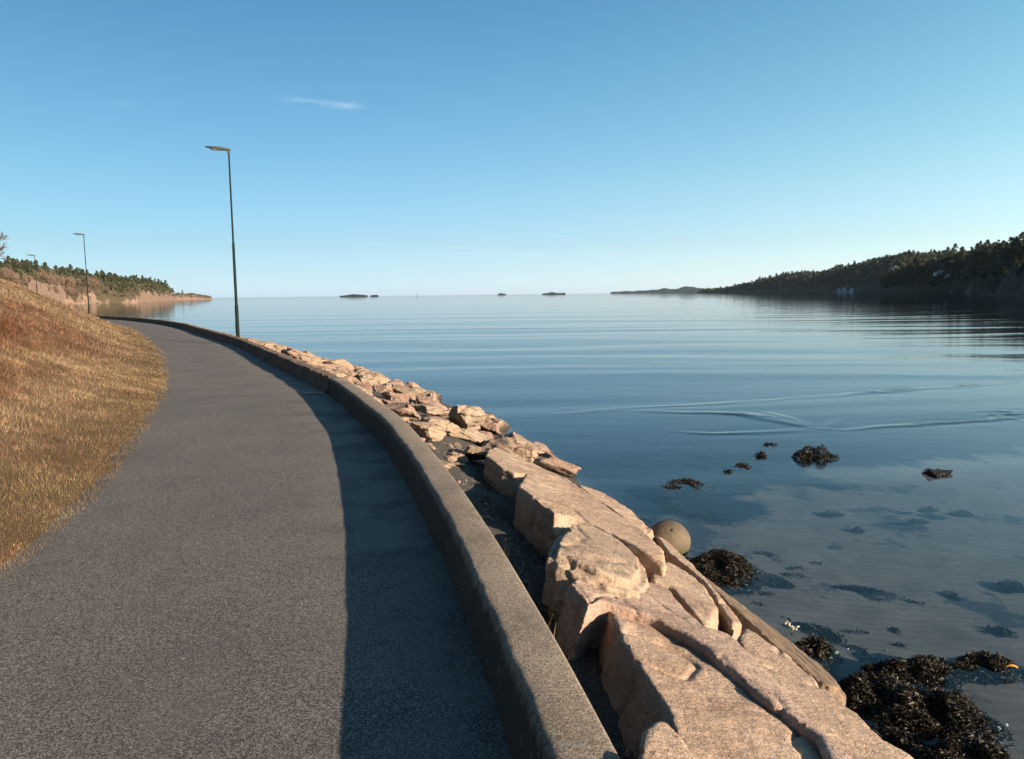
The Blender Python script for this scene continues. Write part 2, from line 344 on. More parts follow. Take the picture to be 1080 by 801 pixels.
# shore sheet
sel = np.arange(0, len(IN), 1); sel = np.concatenate([sel[IN[sel, 1] < 25], sel[IN[sel, 1] >= 25][::6]])
offs = np.concatenate([[-.12, 0], np.arange(.04, 5, .08), np.arange(5, 14, .25), 14 * 1.12 ** np.arange(0, 46)])
Yc = IN[sel, 1]; B = IN[sel] + NR[sel] * WW
PX = B[:, 0][:, None] + NR[sel][:, 0][:, None] * offs; PY = B[:, 1][:, None] + NR[sel][:, 1][:, None] * offs
PZ = zslope(offs[None], Yc[:, None]) + .025 * fbm(PX * 4, PY * 4, 0, 4, 3) * (offs[None] < 60)
PZ = np.maximum(PZ, -7)
me = npmesh('sea_bed', np.stack([PX, PY, PZ], -1).reshape(-1, 3), gridfaces(len(sel), len(offs), True), up=True)
meta(link('sea_bed', me, MAT_BED), kind='structure')
# deep bed out to the horizon
me = npmesh('deep_bed', [(-13000, -13000, -7.5), (13000, -13000, -7.5), (13000, 13000, -7.5), (-13000, 13000, -7.5)], [(0, 1, 2, 3)])
s = NM('deep_bed'); MAT_DEEP = s.done(s.bsdf((.010, .055, .10), 1., None, 0.)); meta(link('deep_bed', me, MAT_DEEP), kind='structure')

# ------------------------------------------------------------------ water surface
def polydist(x, y, P):
    best = np.full(x.shape, 1e9); par = np.zeros(x.shape); acc = 0
    for (a, b) in zip(P[:-1], P[1:]):
        a = np.array(a); b = np.array(b); d = b - a; L = np.linalg.norm(d)
        t = np.clip(((x - a[0]) * d[0] + (y - a[1]) * d[1]) / L ** 2, 0, 1)
        q = np.hypot(x - a[0] - d[0] * t, y - a[1] - d[1] * t); k = q < best
        best = np.where(k, q, best); par = np.where(k, acc + t * L, par); acc += L
    return best, par / acc
WS = .8966
sc = lambda L: [(a * WS, b * WS) for a, b in L]
def wave(x, y):
    r = np.hypot(x, y); xo, yo = x, y; x = x + .22 * fbm(xo * .6, yo * .6, 0, 3, 81); y = y + .30 * fbm(xo * .55, yo * .55, 0, 3, 82)
    wx = x + 1.5 * fbm(x * .05, y * .05, 0, 3, 11) * 8; wy = y + 1.2 * fbm(x * .03, y * .08, 0, 3, 12) * 5 - .10 * x
    z = 0
    for lam, am, dr, sd in ((2.3, .0022, .10, 1), (3.7, .0055, -.02, 2), (6.1, .0095, .05, 3), (9.5, .010, -.06, 4), (17., .013, .03, 5)):
        env = .35 + .65 * np.clip(fbm(x / (lam * 5), y / (lam * 2.4), 0, 2, 20 + sd) + .5, 0, 1.3)
        z = z + am * env * np.sin((wy + dr * wx) * 2 * np.pi / lam + sd)
    fade = np.clip((y - 4) / 9, .10, 1) * np.clip(1.4 - r / 260, .25, 1)
    z = z * fade
    for P, am, w in ((sc([(1.2, 18.3), (2.36, 18.91), (2.92, 19.35), (4.44, 19.74), (6.59, 20.29), (9.62, 21.41), (12.81, 22.68), (16.07, 23.87)]), .030, .22),
                     (sc([(3.19, 15.93), (4.17, 15.64), (5.77, 15.88), (6.64, 16.06)]), .018, .16),
                     (sc([(6.64, 16.06), (7.0, 15.86), (8.51, 16.18), (10.38, 16.67), (11.66, 17.24)]), .024, .15),
                     (sc([(6.3, 15.3), (6.7, 16.0), (7.2, 16.7), (7.6, 17.5)]), .012, .18)):
        d, t = polydist(x, y, P); z = z + am * .8 * np.clip(.75 + 1.1 * fbm(x * .8, y * .8, 0, 3, 77), .1, 1.6) * np.sin(np.pi * np.clip(t, .02, .98)) ** .8 * (np.exp(-(d / w) ** 2) - .5 * np.exp(-(d / (w * 2)) ** 2))
    for k in range(5):   # fan of fine bow ripples
        P = sc([(6.5, 16.2), (6.5 - .5 * k * .55, 17.1 + .15 * k), (5.9 - .75 * k, 18.3 + .12 * k)])
        d, t = polydist(x, y, P); z = z + .011 * np.sin(np.pi * np.clip(t, .02, .98)) * np.exp(-(d / .11) ** 2)
    ring = np.hypot(x - 1.2, y - 13.5); z = z + .00015 * np.sin(ring * 2 * np.pi / .38) * np.exp(-(ring / 4.) ** 2)
    cx, cy = 11.52 * WS, 17.53 * WS; q = np.hypot(x - cx, (y - cy)); z = z + .03 * np.exp(-(q / .55) ** 2) * fbm(x * 5, y * 5, 0, 3, 9)
    return z
th = np.concatenate([np.linspace(-130, -37, 50)[:-1], np.linspace(-37, 37, 760), np.linspace(37, 130, 50)[1:]])
py = np.concatenate([np.linspace(0.175, 0.9, 30)[:-1], np.linspace(.9, 12, 60)[:-1], np.linspace(12, 200, 620)[:-1], np.linspace(200, 900, 260)])
rr = 2100 / py   # distance falling evenly with pixel rows
rr = rr[::-1]
T, Rr = np.meshgrid(np.radians(th), rr); X = Rr * np.sin(T); Y = Rr * np.cos(T)
Z = WATER + wave(X, Y) * (Rr < 600)
me = npmesh('water', np.stack([X, Y, Z], -1).reshape(-1, 3), gridfaces(len(rr), len(th), True), up=True)
meta(link('water', me, MAT_WATER), kind='structure')

# ------------------------------------------------------------------ path
offp = np.concatenate([[-5.5], np.linspace(-5.2, -.2, 26), [-.12, -.06, .0, .02]])
ss = np.arange(0, len(IN), 2)
V = []; col = []
for i in ss:
    for o in offp:
        q = IN[i] + NR[i] * o; V.append((q[0], q[1], .004 * math.sin(q[1] * .7) + .012 * max(0, 1 + o / .5) * 1.0))
        k = min(1., max(0., 1.25 + o / .75)) * (1 if q[1] > 4.5 else .45); col.append((k, k, k))
me = npmesh('path', V, gridfaces(len(ss), len(offp), True), True, np.array(col), up=True); meta(link('path', me, MAT_ASPH), kind='structure')
# pale concrete strip across the path edge at the joint
def ribbon_box(name, pts, w, z0, z1, mat):
    pts = np.array(pts, float); t = np.gradient(pts, axis=0); t /= np.linalg.norm(t, axis=1)[:, None]; n = np.stack([-t[:, 1], t[:, 0]], 1)
    bm = bmesh.new(); rows = []
    for p, q in zip(pts, n):
        rows.append([bm.verts.new((*(p - q * w / 2), z0)), bm.verts.new((*(p - q * w / 2), z1)), bm.verts.new((*(p + q * w / 2), z1)), bm.verts.new((*(p + q * w / 2), z0))])
    for a, b in zip(rows[:-1], rows[1:]):
        for k in range(3): bm.faces.new((a[k], a[k + 1], b[k + 1], b[k]))
    bm.faces.new(rows[0]); bm.faces.new(rows[-1][::-1]); bmesh.ops.recalc_face_normals(bm, faces=bm.faces)
    return bmobj(name, bm, mat)
q, nn, _ = curve_at(12.55)
st = ribbon_box('drain_strip', [(q[0] - .46, 12.62), (q[0] - .2, 12.60), (q[0] + .02, 12.58)], .055, -.02, .03, simple('pale_concrete', (.30, .27, .23), .8, 20))
meta(st, 'narrow pale concrete strip crossing the shaded edge of the path to the wall', 'drain strip')

# ------------------------------------------------------------------ walls
def wall(name, i0, i1, rough, mat, label, hfun, base_off):
    # closed cross-section, dense, roughened
    prof = [(-.05 - base_off, -.15), (-.035 - base_off, 0), (-.03 - base_off, .07), (-.022, .14), (-.012, .20), (-.006, .235), (-.002, .258), (.004, .271), (.012, .279), (.03, .282), (.07, .284), (.11, .284), (.15, .283), (.186, .281), (.194, .279), (.202, .268), (.203, .22), (.205, .1), (.21, 0), (.215, -.12), (.22, -.3)]
    k = len(prof); sI = np.arange(i0, i1 + 1)
    # resample finer in the near zone
    A = ARC[i0:i1 + 1]; n = int((A[-1] - A[0]) / (.02 if A[0] < 30 else .06)); a = np.linspace(A[0], A[-1], n)
    cx = np.interp(a, ARC, IN[:, 0]); cy = np.interp(a, ARC, IN[:, 1]); nx = np.interp(a, ARC, NR[:, 0]); ny = np.interp(a, ARC, NR[:, 1])
    V = np.zeros((n, k, 3))
    for j, (o, z) in enumerate(prof):
        inner = 1. if j < 8 else (.5 if j == 8 else (.25 if j == 9 else .04))
        if rough > .5: inner = 1. if j < 8 else .6
        dn = fbm(a * 2.2, z * 5, 0, 4, 31) * (.012 if j < 4 else .004) * inner * (1 + rough) + fbm(a * 9, z * 14, 0, 3, 33) * .008 * inner * (1 + rough * 1.2)
        if 3 <= j <= 9: dn = dn + (.006 * fbm(a * 1.3, 0, 0, 3, 35) + .008 * fbm(a * 7, 0, 0, 3, 36)) * (1 + rough)
        dz = (fbm(a * 1.5, o * 4, 0, 3, 37) * .003 + (.03 * fbm(a * 6, o * 8, 0, 3, 38) * rough)) * (z > .1)
        hs = hfun(a) if z > 0 else 1.
        oo = o + dn
        V[:, j, 0] = cx + nx * oo; V[:, j, 1] = cy + ny * oo; V[:, j, 2] = z * hs + dz
    me = npmesh(name, V.reshape(-1, 3), gridfaces(n, k))
    bm = bmesh.new(); bm.from_mesh(me); bmesh.ops.holes_fill(bm, edges=[e for e in bm.edges if e.is_boundary], sides=0); bmesh.ops.recalc_face_normals(bm, faces=bm.faces); bm.to_mesh(me); bm.free()
    return meta(link(name, me, mat), label, 'wall')
iseam = curve_at(12.35)[2]
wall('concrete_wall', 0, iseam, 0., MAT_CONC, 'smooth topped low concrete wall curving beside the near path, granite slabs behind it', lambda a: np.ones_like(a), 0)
wall('rubble_wall', iseam + 1, len(IN) - 1, 1., MAT_RUB, 'rougher crumbling older wall carrying on from the pale strip past the lamp posts', lambda a: .93 + .05 * vnoise(a * .5, 0), .02)

# ------------------------------------------------------------------ grass bank
EDGE = [(-2.2, -10), (-2.3, -4), (-2.45, 0), (-2.9, 3), (-3.15, 4.5), (-3.3, 5.1), (-3.52, 5.95), (-3.84, 6.95), (-4.4, 8.6), (-5.2, 10.8), (-6.35, 13.6), (-8.5, 18.5)]
for Y_ in (24.5, 31.5, 42, 51, 58.2, 71.5, 84, 102): p_, n_, _ = curve_at(Y_); EDGE.append(tuple(p_ - n_ * (2.35 if Y_ > 30 else 2.45)))
ED = catmull(EDGE, .5)
def edist(x, y):
    """signed distance to the left of the bank's foot"""
    x = np.asarray(x, float); y = np.asarray(y, float); best = np.full(x.shape, 1e9); sg = np.zeros(x.shape)
    for a, b in zip(ED[:-1], ED[1:]):
        d = b - a; L = d @ d; t = np.clip(((x - a[0]) * d[0] + (y - a[1]) * d[1]) / L, 0, 1)
        ex = x - a[0] - d[0] * t; ey = y - a[1] - d[1] * t; q = ex * ex + ey * ey; k = q < best
        best = np.where(k, q, best); sg = np.where(k, d[0] * ey - d[1] * ex, sg)
    return np.sqrt(best) * np.sign(sg)
BD = [-3, -.3, 0, .6, 1.5, 3, 5, 7, 10, 14, 30, 200]; BH = [-1.2, -.10, .012, .15, .50, 1.25, 2.3, 3.25, 4.2, 4.9, 5.6, 7]
def bank_h(x, y, d):
    d2 = d + .10 * fbm(x * 1.7, y * 1.7, 0, 3, 41) * np.clip(y * .1 + .5, .5, 1.2)
    z = np.interp(d2, BD, BH)
    amp = np.clip(d / 2.5, 0, 1)
    return z + amp * (.16 * fbm(x * .45, y * .45, 0, 3, 42) + .08 * fbm(x * 1.8, y * 1.8, 0, 3, 43) + .045 * fbm(x * 5.5, y * 5.5, 0, 3, 44))
def bank_col(x, y, d):
    n = fbm(x * .5, y * .5, 0, 4, 50); n2 = fbm(x * 1.6, y * 1.6, 0, 4, 51); n3 = fbm(x * .8, y * .3, 0, 3, 52)
    straw = np.array((.285, .195, .115)); red = np.array((.185, .092, .054)); green = np.array((.125, .105, .042)); olive = np.array((.20, .142, .075))
    def mx(a, b, f): f = np.clip(f, 0, 1)[..., None]; return a * (1 - f) + b * f
    c = mx(np.broadcast_to(straw, n.shape + (3,)), olive, (1.1 - d) * .8 + n2 * .8)
    c = mx(c, red, np.exp(-((d - 2.6 + 1.2 * n3) / 1.4) ** 2) * np.clip((26 - y) / 10, .15, 1) * (1.0 + .9 * n2) + n * .7 + .5 * n2 - .08)
    c = mx(c, green, (n2 * 2.2 - .9) + (n3 * 1.1 - .45))
    return c
xs = np.concatenate([np.arange(-190, -60, 2.5), np.arange(-60, -16, .45), np.arange(-16, -1.4, .14)]); ys = np.concatenate([np.arange(-10, 2, .5), np.arange(2, 20, .14), np.arange(20, 60, .4), np.arange(60, 190, 2.)])
gx, gy = np.meshgrid(xs, ys); gd = edist(gx, gy); gz = bank_h(gx, gy, gd)
# falls to the cove beyond
me = npmesh('grass_bank', np.stack([gx, gy, gz], -1).reshape(-1, 3), gridfaces(len(ys), len(xs)), True, (bank_col(gx, gy, gd) * .55).reshape(-1, 3), up=True)
Fk = gd.reshape(-1)
bm = bmesh.new(); bm.from_mesh(me); bm.verts.ensure_lookup_table()
bmesh.ops.delete(bm, geom=[bm.verts[i] for i in np.where(Fk < -1.2)[0]], context='VERTS'); bm.to_mesh(me); bm.free()
meta(link('grass_bank', me, MAT_BANK), kind='structure')
# grass blades
def blades(n, y0, y1, dmax, hmin, hmax, wid):
    y = y0 + (y1 - y0) * rng.random(n) ** 1.25; x = -y * .70 - 2.2 + rng.random(n) * (y * .70 + 2.2) * 1.0
    x = x - 0.0; d = edist(x, y); k = (d > -.10 - .1 * rng.random(n)) & (d < dmax); x, y, d = x[k], y[k], d[k]; n = len(x)
    z = bank_h(x, y, d); z = np.maximum(z, 0) - .01
    L = (hmin + (hmax - hmin) * rng.random(n) ** 1.6) * np.clip(.42 + d * .40, .38, 1.1) * (1 + .6 * fbm(x * 1.4, y * 1.4, 0, 2, 60)); a = rng.random(n) * 6.283
    comb = fbm(x * .9, y * .9, 0, 2, 61) * 5
    lean = .55 + rng.random(n) * 1.3
    dx = np.cos(a) * 1.0 + np.cos(comb) * .6 + .25; dy = np.sin(a) * 1.0 + np.sin(comb) * .6
    w = wid * (.6 + .8 * rng.random(n)) * np.clip(y / 9, .7, 4)
    tip = np.stack([x + dx * L * lean * .7, y + dy * L * lean * .7, z + L * np.cos(np.clip(lean, 0, 1.45) * .9) + .015], -1)
    sx, sy = -dy, dx; sn = np.hypot(sx, sy) + 1e-6; ra = rng.random(n) * 1.5 - .75
    sx, sy = (sx * np.cos(ra) - sy * np.sin(ra)) / sn, (sx * np.sin(ra) + sy * np.cos(ra)) / sn
    b1 = np.stack([x - sx * w, y - sy * w, z], -1); b2 = np.stack([x + sx * w, y + sy * w, z], -1)
    c = bank_col(x, y, d) * (.55 + .9 * rng.random(n) ** 1.3)[:, None]; c = c * (1 + .10 * rng.standard_normal((n, 3))) * (1 + .55 * fbm(x * 5, y * 5, 0, 3, 66))[:, None]
    return np.stack([b1, b2, tip], 1).reshape(-1, 3), np.repeat(np.clip(c, .01, .8), 3, 0)
a1, c1 = blades(460000, 3.2, 16, 12, .036, .115, .0026); a2, c2 = blades(240000, 12, 44, 14, .05, .15, .003); a3, c3 = blades(80000, 38, 95, 18, .1, .28, .0035)
V = np.vstack([a1, a2, a3]); me = npmesh('dry_grass', V, np.arange(len(V)).reshape(-1, 3), False, np.vstack([c1, c2, c3]))
meta(link('dry_grass', me, MAT_GRASS), 'dry straw and rust coloured grass and dead bracken covering the left bank', 'grass', kind='stuff')

# ------------------------------------------------------------------ rocks
def remeshed(bm, voxel):
    me = bpy.data.meshes.new('tmp'); bm.to_mesh(me); bm.free(); o = bpy.data.objects.new('tmp', me); C.objects.link(o)
    md = o.modifiers.new('r', 'REMESH'); md.mode = 'VOXEL'; md.voxel_size = voxel
    dg = bpy.context.evaluated_depsgraph_get(); dg.update(); out = bpy.data.meshes.new_from_object(o.evaluated_get(dg)); bpy.data.objects.remove(o)
    return out
def roughen(me, amp, seed, strata=(.35, .12, .9), sf=1.):
    n = len(me.vertices); co_ = np.zeros(n * 3, np.float32); me.vertices.foreach_get('co', co_); co_ = co_.reshape(-1, 3).astype(float)
    nn = np.zeros(n * 3, np.float32); me.vertex_normals.foreach_get('vector', nn); nn = nn.reshape(-1, 3)
    x, y, z = (co_ * sf).T; sv = np.array(strata); sv = sv / np.linalg.norm(sv); q = co_ @ sv * sf
    d = fbm(x * 2.2, y * 2.2, z * 2.2, 2, seed) * .6 + (np.abs(fbm(x * 3.1, y * 3.1, z * 3.1, 3, seed + 2)) - .2) * 1.2 + (np.abs(fbm(x * 10, y * 10, z * 10, 3, seed + 5)) - .2) * .8
    lay = fbm(x * .9, y * .9, q * 14, 2, seed + 9); d = d + np.clip(lay * 3, -1, 1) * .35
    r = fbm(x * 1.6, y * 1.6 , z * 1.6, 3, seed + 15); d = d - 1.6 * np.exp(-(r / .035) ** 2) * (fbm(x, y, z, 2, seed + 19) > .0)
    f = fbm(x * 1.3 + 3, y * 1.3, q * 5, 3, seed + 25) * 5; fr_ = f - np.floor(f); ter = np.floor(f) + np.clip((fr_ - .42) / .16, 0, 1); d = d + ter * .55
    d = d + fbm(x * 26, y * 26, z * 26, 2, seed + 31) * .28
    g = vnoise(x * 3.5 + y * 1.2, y * .9 - x * .3, z * 3, seed + 40); d = d - 1.5 * np.exp(-(g / .05) ** 2) * (vnoise(x * 2.1, y * 2.1, z * 2.1, seed + 41) > .25)
    co_ = co_ + nn * (d * amp)[:, None]
    me.vertices.foreach_set('co', co_.astype(np.float32).ravel()); me.polygons.foreach_set('use_smooth', [True] * len(me.polygons)); me.update()
def slab(poly, thick, seed, voxel=.02, amp=.013, grow=.07, bev=.025, tilt=(0, 0)):
    P = [Vector(p) for p in poly]; c = sum(P, Vector()) / len(P)
    bm = bmesh.new(); t = [bm.verts.new(p) for p in P]
    b = []
    for p in P:
        o = (p - c); o.z = 0; o = o.normalized() * grow if o.length > 0 else o
        b.append(bm.verts.new((p.x + o.x + tilt[0], p.y + o.y + tilt[1], p.z - thick)))
    n = len(P); area = sum(P[i].x * P[(i + 1) % n].y - P[(i + 1) % n].x * P[i].y for i in range(n))
    bm.faces.new(t); bm.faces.new(b[::-1])
    for i in range(n): bm.faces.new((t[i], b[i], b[(i + 1) % n], t[(i + 1) % n]))
    bmesh.ops.recalc_face_normals(bm, faces=bm.faces)
    bmesh.ops.bevel(bm, geom=[e for e in bm.edges], offset=bev, segments=2, affect='EDGES', clamp_overlap=True)
    bmesh.ops.triangulate(bm, faces=bm.faces)
    me = remeshed(bm, voxel); roughen(me, amp, seed); return me
#NEARROCKS
SL = {
'front': ([(0.454,3.579,0.087),(0.609,3.769,0.01),(0.764,3.767,-0.047),(0.926,3.727,-0.101),(1.065,3.589,-0.138),(1.176,3.444,-0.163),(1.269,3.259,-0.177),(1.366,3.056,-0.19),(1.585,2.858,-0.249),(0.901,1.899,0.102),(0.454,1.702,0.286),(0.502,2.141,0.222),(0.518,2.424,0.186),(0.519,2.575,0.17),(0.5,2.773,0.155),(0.468,3.115,0.131)], 0.36, 0.1, 'rock_slab', 'long flat granite slab nearest the wall, its shaded side facing the gravel', MAT_ROCK),
'pink': ([(0.272,3.666,0.189),(0.418,4.087,0.091),(0.59,4.192,0.017),(0.779,4.312,-0.065),(0.906,4.309,-0.111),(0.934,3.908,-0.079),(0.959,3.688,-0.064),(1.088,3.705,-0.113),(1.103,3.278,-0.073),(1.117,2.902,-0.038),(1.16,2.473,-0.008),(1.196,2.222,0.005),(0.962,2.038,0.11),(1.091,2.611,0.002),(0.989,2.82,0.017),(0.906,3.073,0.021),(0.857,3.272,0.017),(0.77,3.438,0.031),(0.671,3.529,0.058),(0.552,3.532,0.101),(0.445,3.547,0.138),(0.345,3.371,0.194)], 0.36, 0.09, 'rock_slab', 'long purplish pink slab between the rounded boulder and the nearest flat slab', MAT_ROCKP),
'rounded': ([(0.178,3.867,0.277),(0.243,4.407,0.195),(0.352,4.99,0.094),(0.525,5.27,0.001),(0.685,5.211,-0.052),(0.772,4.953,-0.056),(0.815,4.52,-0.025),(0.743,4.114,0.044),(0.629,3.779,0.121),(0.541,3.739,0.158),(0.419,3.727,0.203),(0.312,3.811,0.234)], 0.34, 0.05, 'boulder', 'plump rounded granite boulder between the purplish slab and the biggest boulder', MAT_ROCKG),
'big': ([(0.035,5.794,0.134),(0.11,6.746,0.005),(0.309,7.217,-0.118),(0.525,7.434,-0.219),(0.708,6.929,-0.233),(0.841,6.337,-0.218),(1.004,5.703,-0.21),(1.04,5.12,-0.161),(0.95,4.67,-0.08),(0.841,4.767,-0.051),(0.692,5.017,-0.023),(0.551,5.196,0.009),(0.415,5.229,0.055),(0.283,5.122,0.115),(0.182,5.386,0.124)], 0.46, 0.04, 'boulder', 'biggest boulder, tall with a dark shaded face, behind the rounded one', MAT_ROCK),
'wedge': ([(0.912,4.95,-0.206),(1.119,5.404,-0.33),(1.232,5.229,-0.353),(1.264,4.88,-0.327),(1.212,4.366,-0.254),(1.036,3.872,-0.137),(0.989,3.885,-0.121),(0.974,4.171,-0.146),(0.957,4.501,-0.175),(0.847,4.533,-0.138)], 0.3, 0.03, 'rock_slab', 'wedge shaped pale block lodged to the sea side of the rounded boulder', MAT_ROCK),
'sliver': ([(1.287,6.813,-0.581),(1.383,6.606,-0.594),(1.404,6.034,-0.541),(1.411,5.511,-0.488),(1.368,4.668,-0.383),(1.343,4.309,-0.335),(1.232,4.161,-0.279),(1.293,4.704,-0.359),(1.352,5.277,-0.442),(1.299,5.64,-0.461),(1.24,5.992,-0.477)], 0.35, 0.0, 'rock_slab', 'narrow strip of rock just below the round ball stone', MAT_ROCK),
'flat': ([(1.302,4.142,-0.283),(1.42,3.814,-0.291),(1.458,3.267,-0.247),(1.503,3.176,-0.253),(1.498,2.8,-0.211),(1.444,2.332,-0.142),(1.103,2.094,0.008),(1.149,2.596,-0.062),(1.093,2.983,-0.083),(1.089,3.367,-0.122),(1.162,3.819,-0.197)], 0.5, 0.05, 'rock_slab', 'smooth sloping slab at the lower right, last one above the heaped seaweed', MAT_ROCK),
'corner': ([(0.342,2.033,0.322),(0.38,2.175,0.293),(0.438,2.288,0.26),(0.483,2.314,0.241),(0.52,2.226,0.236),(0.542,2.079,0.244),(0.508,1.845,0.282),(0.405,1.596,0.346),(0.312,1.616,0.377)], 0.45, 0.03, 'boulder', 'blunt rock end at the bottom edge in front of the nearest flat slab', MAT_ROCK),
'ridge': ([(-0.278,7.667,-0.021),(-0.279,8.268,-0.085),(-0.199,8.906,-0.182),(0.046,8.865,-0.267),(0.227,8.532,-0.297),(0.457,8.229,-0.349),(0.623,7.971,-0.382),(0.422,7.606,-0.27),(0.175,7.316,-0.149),(0.026,7.057,-0.067),(-0.117,7.162,-0.026)], 0.3, 0.0, 'rock_slab', 'long tapering ridge rock behind the biggest boulder', MAT_ROCK),
'edge': ([(.70,8.1,-.46),(.95,8.2,-.56),(1.22,7.6,-.60),(1.28,6.75,-.54),(1.12,6.35,-.44),(.92,7.0,-.40),(.76,7.5,-.40)], .45, .05, 'rock_slab', 'thin ledge slab along the waterline between the ridge rock and the round ball stone', MAT_ROCK),
}
for i, (k, (poly, th, gr, nm, lab, mt)) in enumerate(SL.items()):
    me = slab(poly, th, 100 + i * 7, tilt=(-.02, 0), grow=gr, voxel=.0125, bev=.05 if k == 'rounded' else .014, amp=.009)
    meta(link(nm, me, mt), lab, nm.replace('rock_slab', 'rock'), 'granite blocks of the sea defence below the wall')
# weathered long beam-like slab
me = slab([(1.50,6.2,-.72),(1.62,6.2,-.78),(1.76,5.5,-.75),(1.85,4.85,-.71),(1.90,4.40,-.67),(1.90,4.2,-.65),(1.85,4.05,-.62),(1.75,3.98,-.58),(1.67,4.02,-.55),(1.58,4.4,-.55),(1.52,5.0,-.58),(1.50,5.7,-.66)], .20, 300, voxel=.015, bev=.05, amp=.005, grow=.0)
s = NM('weathered_beam'); p = s.obj(); n = s.noise(s.map(p, (14, 1.2, 10)), 2.5, 6, .65)
MAT_BEAM = s.done(s.bsdf(s.ramp(n, (.35, (.09, .06, .036)), (.6, (.20, .14, .092))), .85, s.bump(n, .9, .02), .2))
meta(link('stone_beam', me, MAT_BEAM), 'long brown weathered beam of stone with a rounded end along the water edge', 'stone beam', 'granite blocks of the sea defence below the wall')

# boulder library
def rockmesh(seed, flat=.6, sub=5, cuts=13):
    r = random.Random(seed); bm = bmesh.new(); bmesh.ops.create_icosphere(bm, subdivisions=sub, radius=1)
    for _ in range(cuts):
        n = Vector((r.gauss(0, 1), r.gauss(0, 1), r.gauss(0, .8))).normalized(); d = r.uniform(.42, .74)
        for v in bm.verts:
            e = v.co.dot(n) - d
            if e > 0: v.co -= n * e
    for v in bm.verts: v.co.z *= flat
    me = bpy.data.meshes.new('rock'); bm.to_mesh(me); bm.free(); me.update(); roughen(me, .040, seed, sf=.8); return me
LIB = [rockmesh(500 + i, r) for i, r in enumerate((.5, .36, .55, .3, .42, .28, .5, .34))]
used = {}
def place_rock(x, y, z, size, lab, group, lib=None, tiltz=None, sc3=None, mat=None, name='boulder', cat='rock'):
    k = lib if lib is not None else random.randrange(len(LIB)); mt = mat or random.choice((MAT_R2[0], MAT_R2[0], MAT_R2[1], MAT_R2[2]))
    key = (k, mt.name)
    if key not in used: used[key] = LIB[k].copy(); used[key].materials.clear(); used[key].materials.append(mt)
    o = bpy.data.objects.new(name, used[key]); C.objects.link(o); o.location = (x, y, z)
    s3 = sc3 or (random.uniform(.8, 1.3), random.uniform(.7, 1.), random.uniform(.8, 1.1)); o.scale = [size * a for a in s3]
    # lie along the slope: tilt about the wall direction
    _, nn, i = curve_at(y)
    rz = math.atan2(nn[1], nn[0]); o.rotation_euler = (Matrix.Rotation(rz, 3, 'Z') @ Matrix.Rotation(R(random.uniform(12, 26)), 3, 'Y') @ Matrix.Rotation(random.uniform(-.25, .25), 3, 'X') @ Matrix.Rotation(tiltz if tiltz is not None else random.uniform(0, 6.28), 3, 'Z')).to_euler()
    return meta(o, lab, cat, group)
G1 = 'granite blocks of the sea defence below the wall'
def slope_pt(Y, off):
    p, n, i = curve_at(Y); b = p + n * (WW + off); return b[0], b[1], float(zslope(off, Y))
taken = []
def put(Y, off, size, dz, lab, **k):
    x, y, z = slope_pt(Y, off); taken.append((x, y, size)); return place_rock(x, y, z + dz, size, lab, k.pop('group', G1), **k)
put(11.8, 1.9, .50, .22, 'large pale flat-topped boulder jutting against the water beyond the ridge rock', mat=MAT_ROCKG, lib=0, sc3=(1.2, .9, 1.1))
put(10.3, 2.2, .20, .18, 'small brightly lit cream rock at the water side of the slope', lib=2, mat=MAT_ROCKG)
put(11.4, 2.6, .22, .12, 'small dark triangular rock tip between the pale boulder and the cream rock', lib=6, mat=MAT_ROCKP)
put(8.4, .9, .30, .12, 'small knobbly stone above the hollow at the end of the gravel strip', lib=4)
put(8.9, .45, .38, .16, 'thick stacked stone with a dark split, tight behind the wall at the gravel end', lib=1)
put(9.6, .75, .42, .16, 'flat layered stone on the stacked stone behind the wall', lib=3)
put(10.4, .55, .40, .18, 'pinkish boulder close behind the wall below the large pale boulder', lib=5)
def free(x, y, r, f=.62):
    return all((x - a) ** 2 + (y - b) ** 2 > (f * (r + c)) ** 2 for a, b, c in taken)
cnt = 0
for trial in range(9000):
    Y_ = 8.6 + 70 * random.random() ** 1.8; W_ = np.interp(Y_, WY, WV); off = random.uniform(.26, W_ + .02)
    if Y_ < 9.6: continue
    size = random.uniform(.22, .50 if Y_ < 22 else .58) * (1.15 if off > 1.2 else .9) * (1.15 if Y_ > 25 else 1)
    if off < size * .55 + .05: continue
    x, y, z = slope_pt(Y_, off)
    if not free(x, y, size): continue
    taken.append((x, y, size)); cnt += 1
    where = 'on the slope before the nearest lamp post' if y < 24 else 'along the wall beyond the nearest lamp post'
    mi = random.choice((0, 0, 1, 2)); hue = ('pinkish', 'tan', 'purplish')[mi]; szn = 'small' if size < .36 else ('middling' if size < .52 else 'broad')
    zn = 'just past the ridge rock' if y < 10.5 else ('level with the pale strip on the path' if y < 14 else ('between the pale strip and nearest lamp post' if y < 24 else ('just past the nearest lamp post' if y < 38 else 'far along the wall before the middle lamp post')))
    ac = 'close behind the wall' if off < W_ * .36 else ('halfway down the slope' if off < W_ * .72 else 'at the waterline')
    lab = '%s %s boulder %s, %s' % (szn, hue, ac, zn)
    place_rock(x, y, z + .03 + random.uniform(.0, .07), size, lab, 'boulders ' + ac + ' ' + zn, mat=MAT_R2[mi])
    if cnt > 262: break
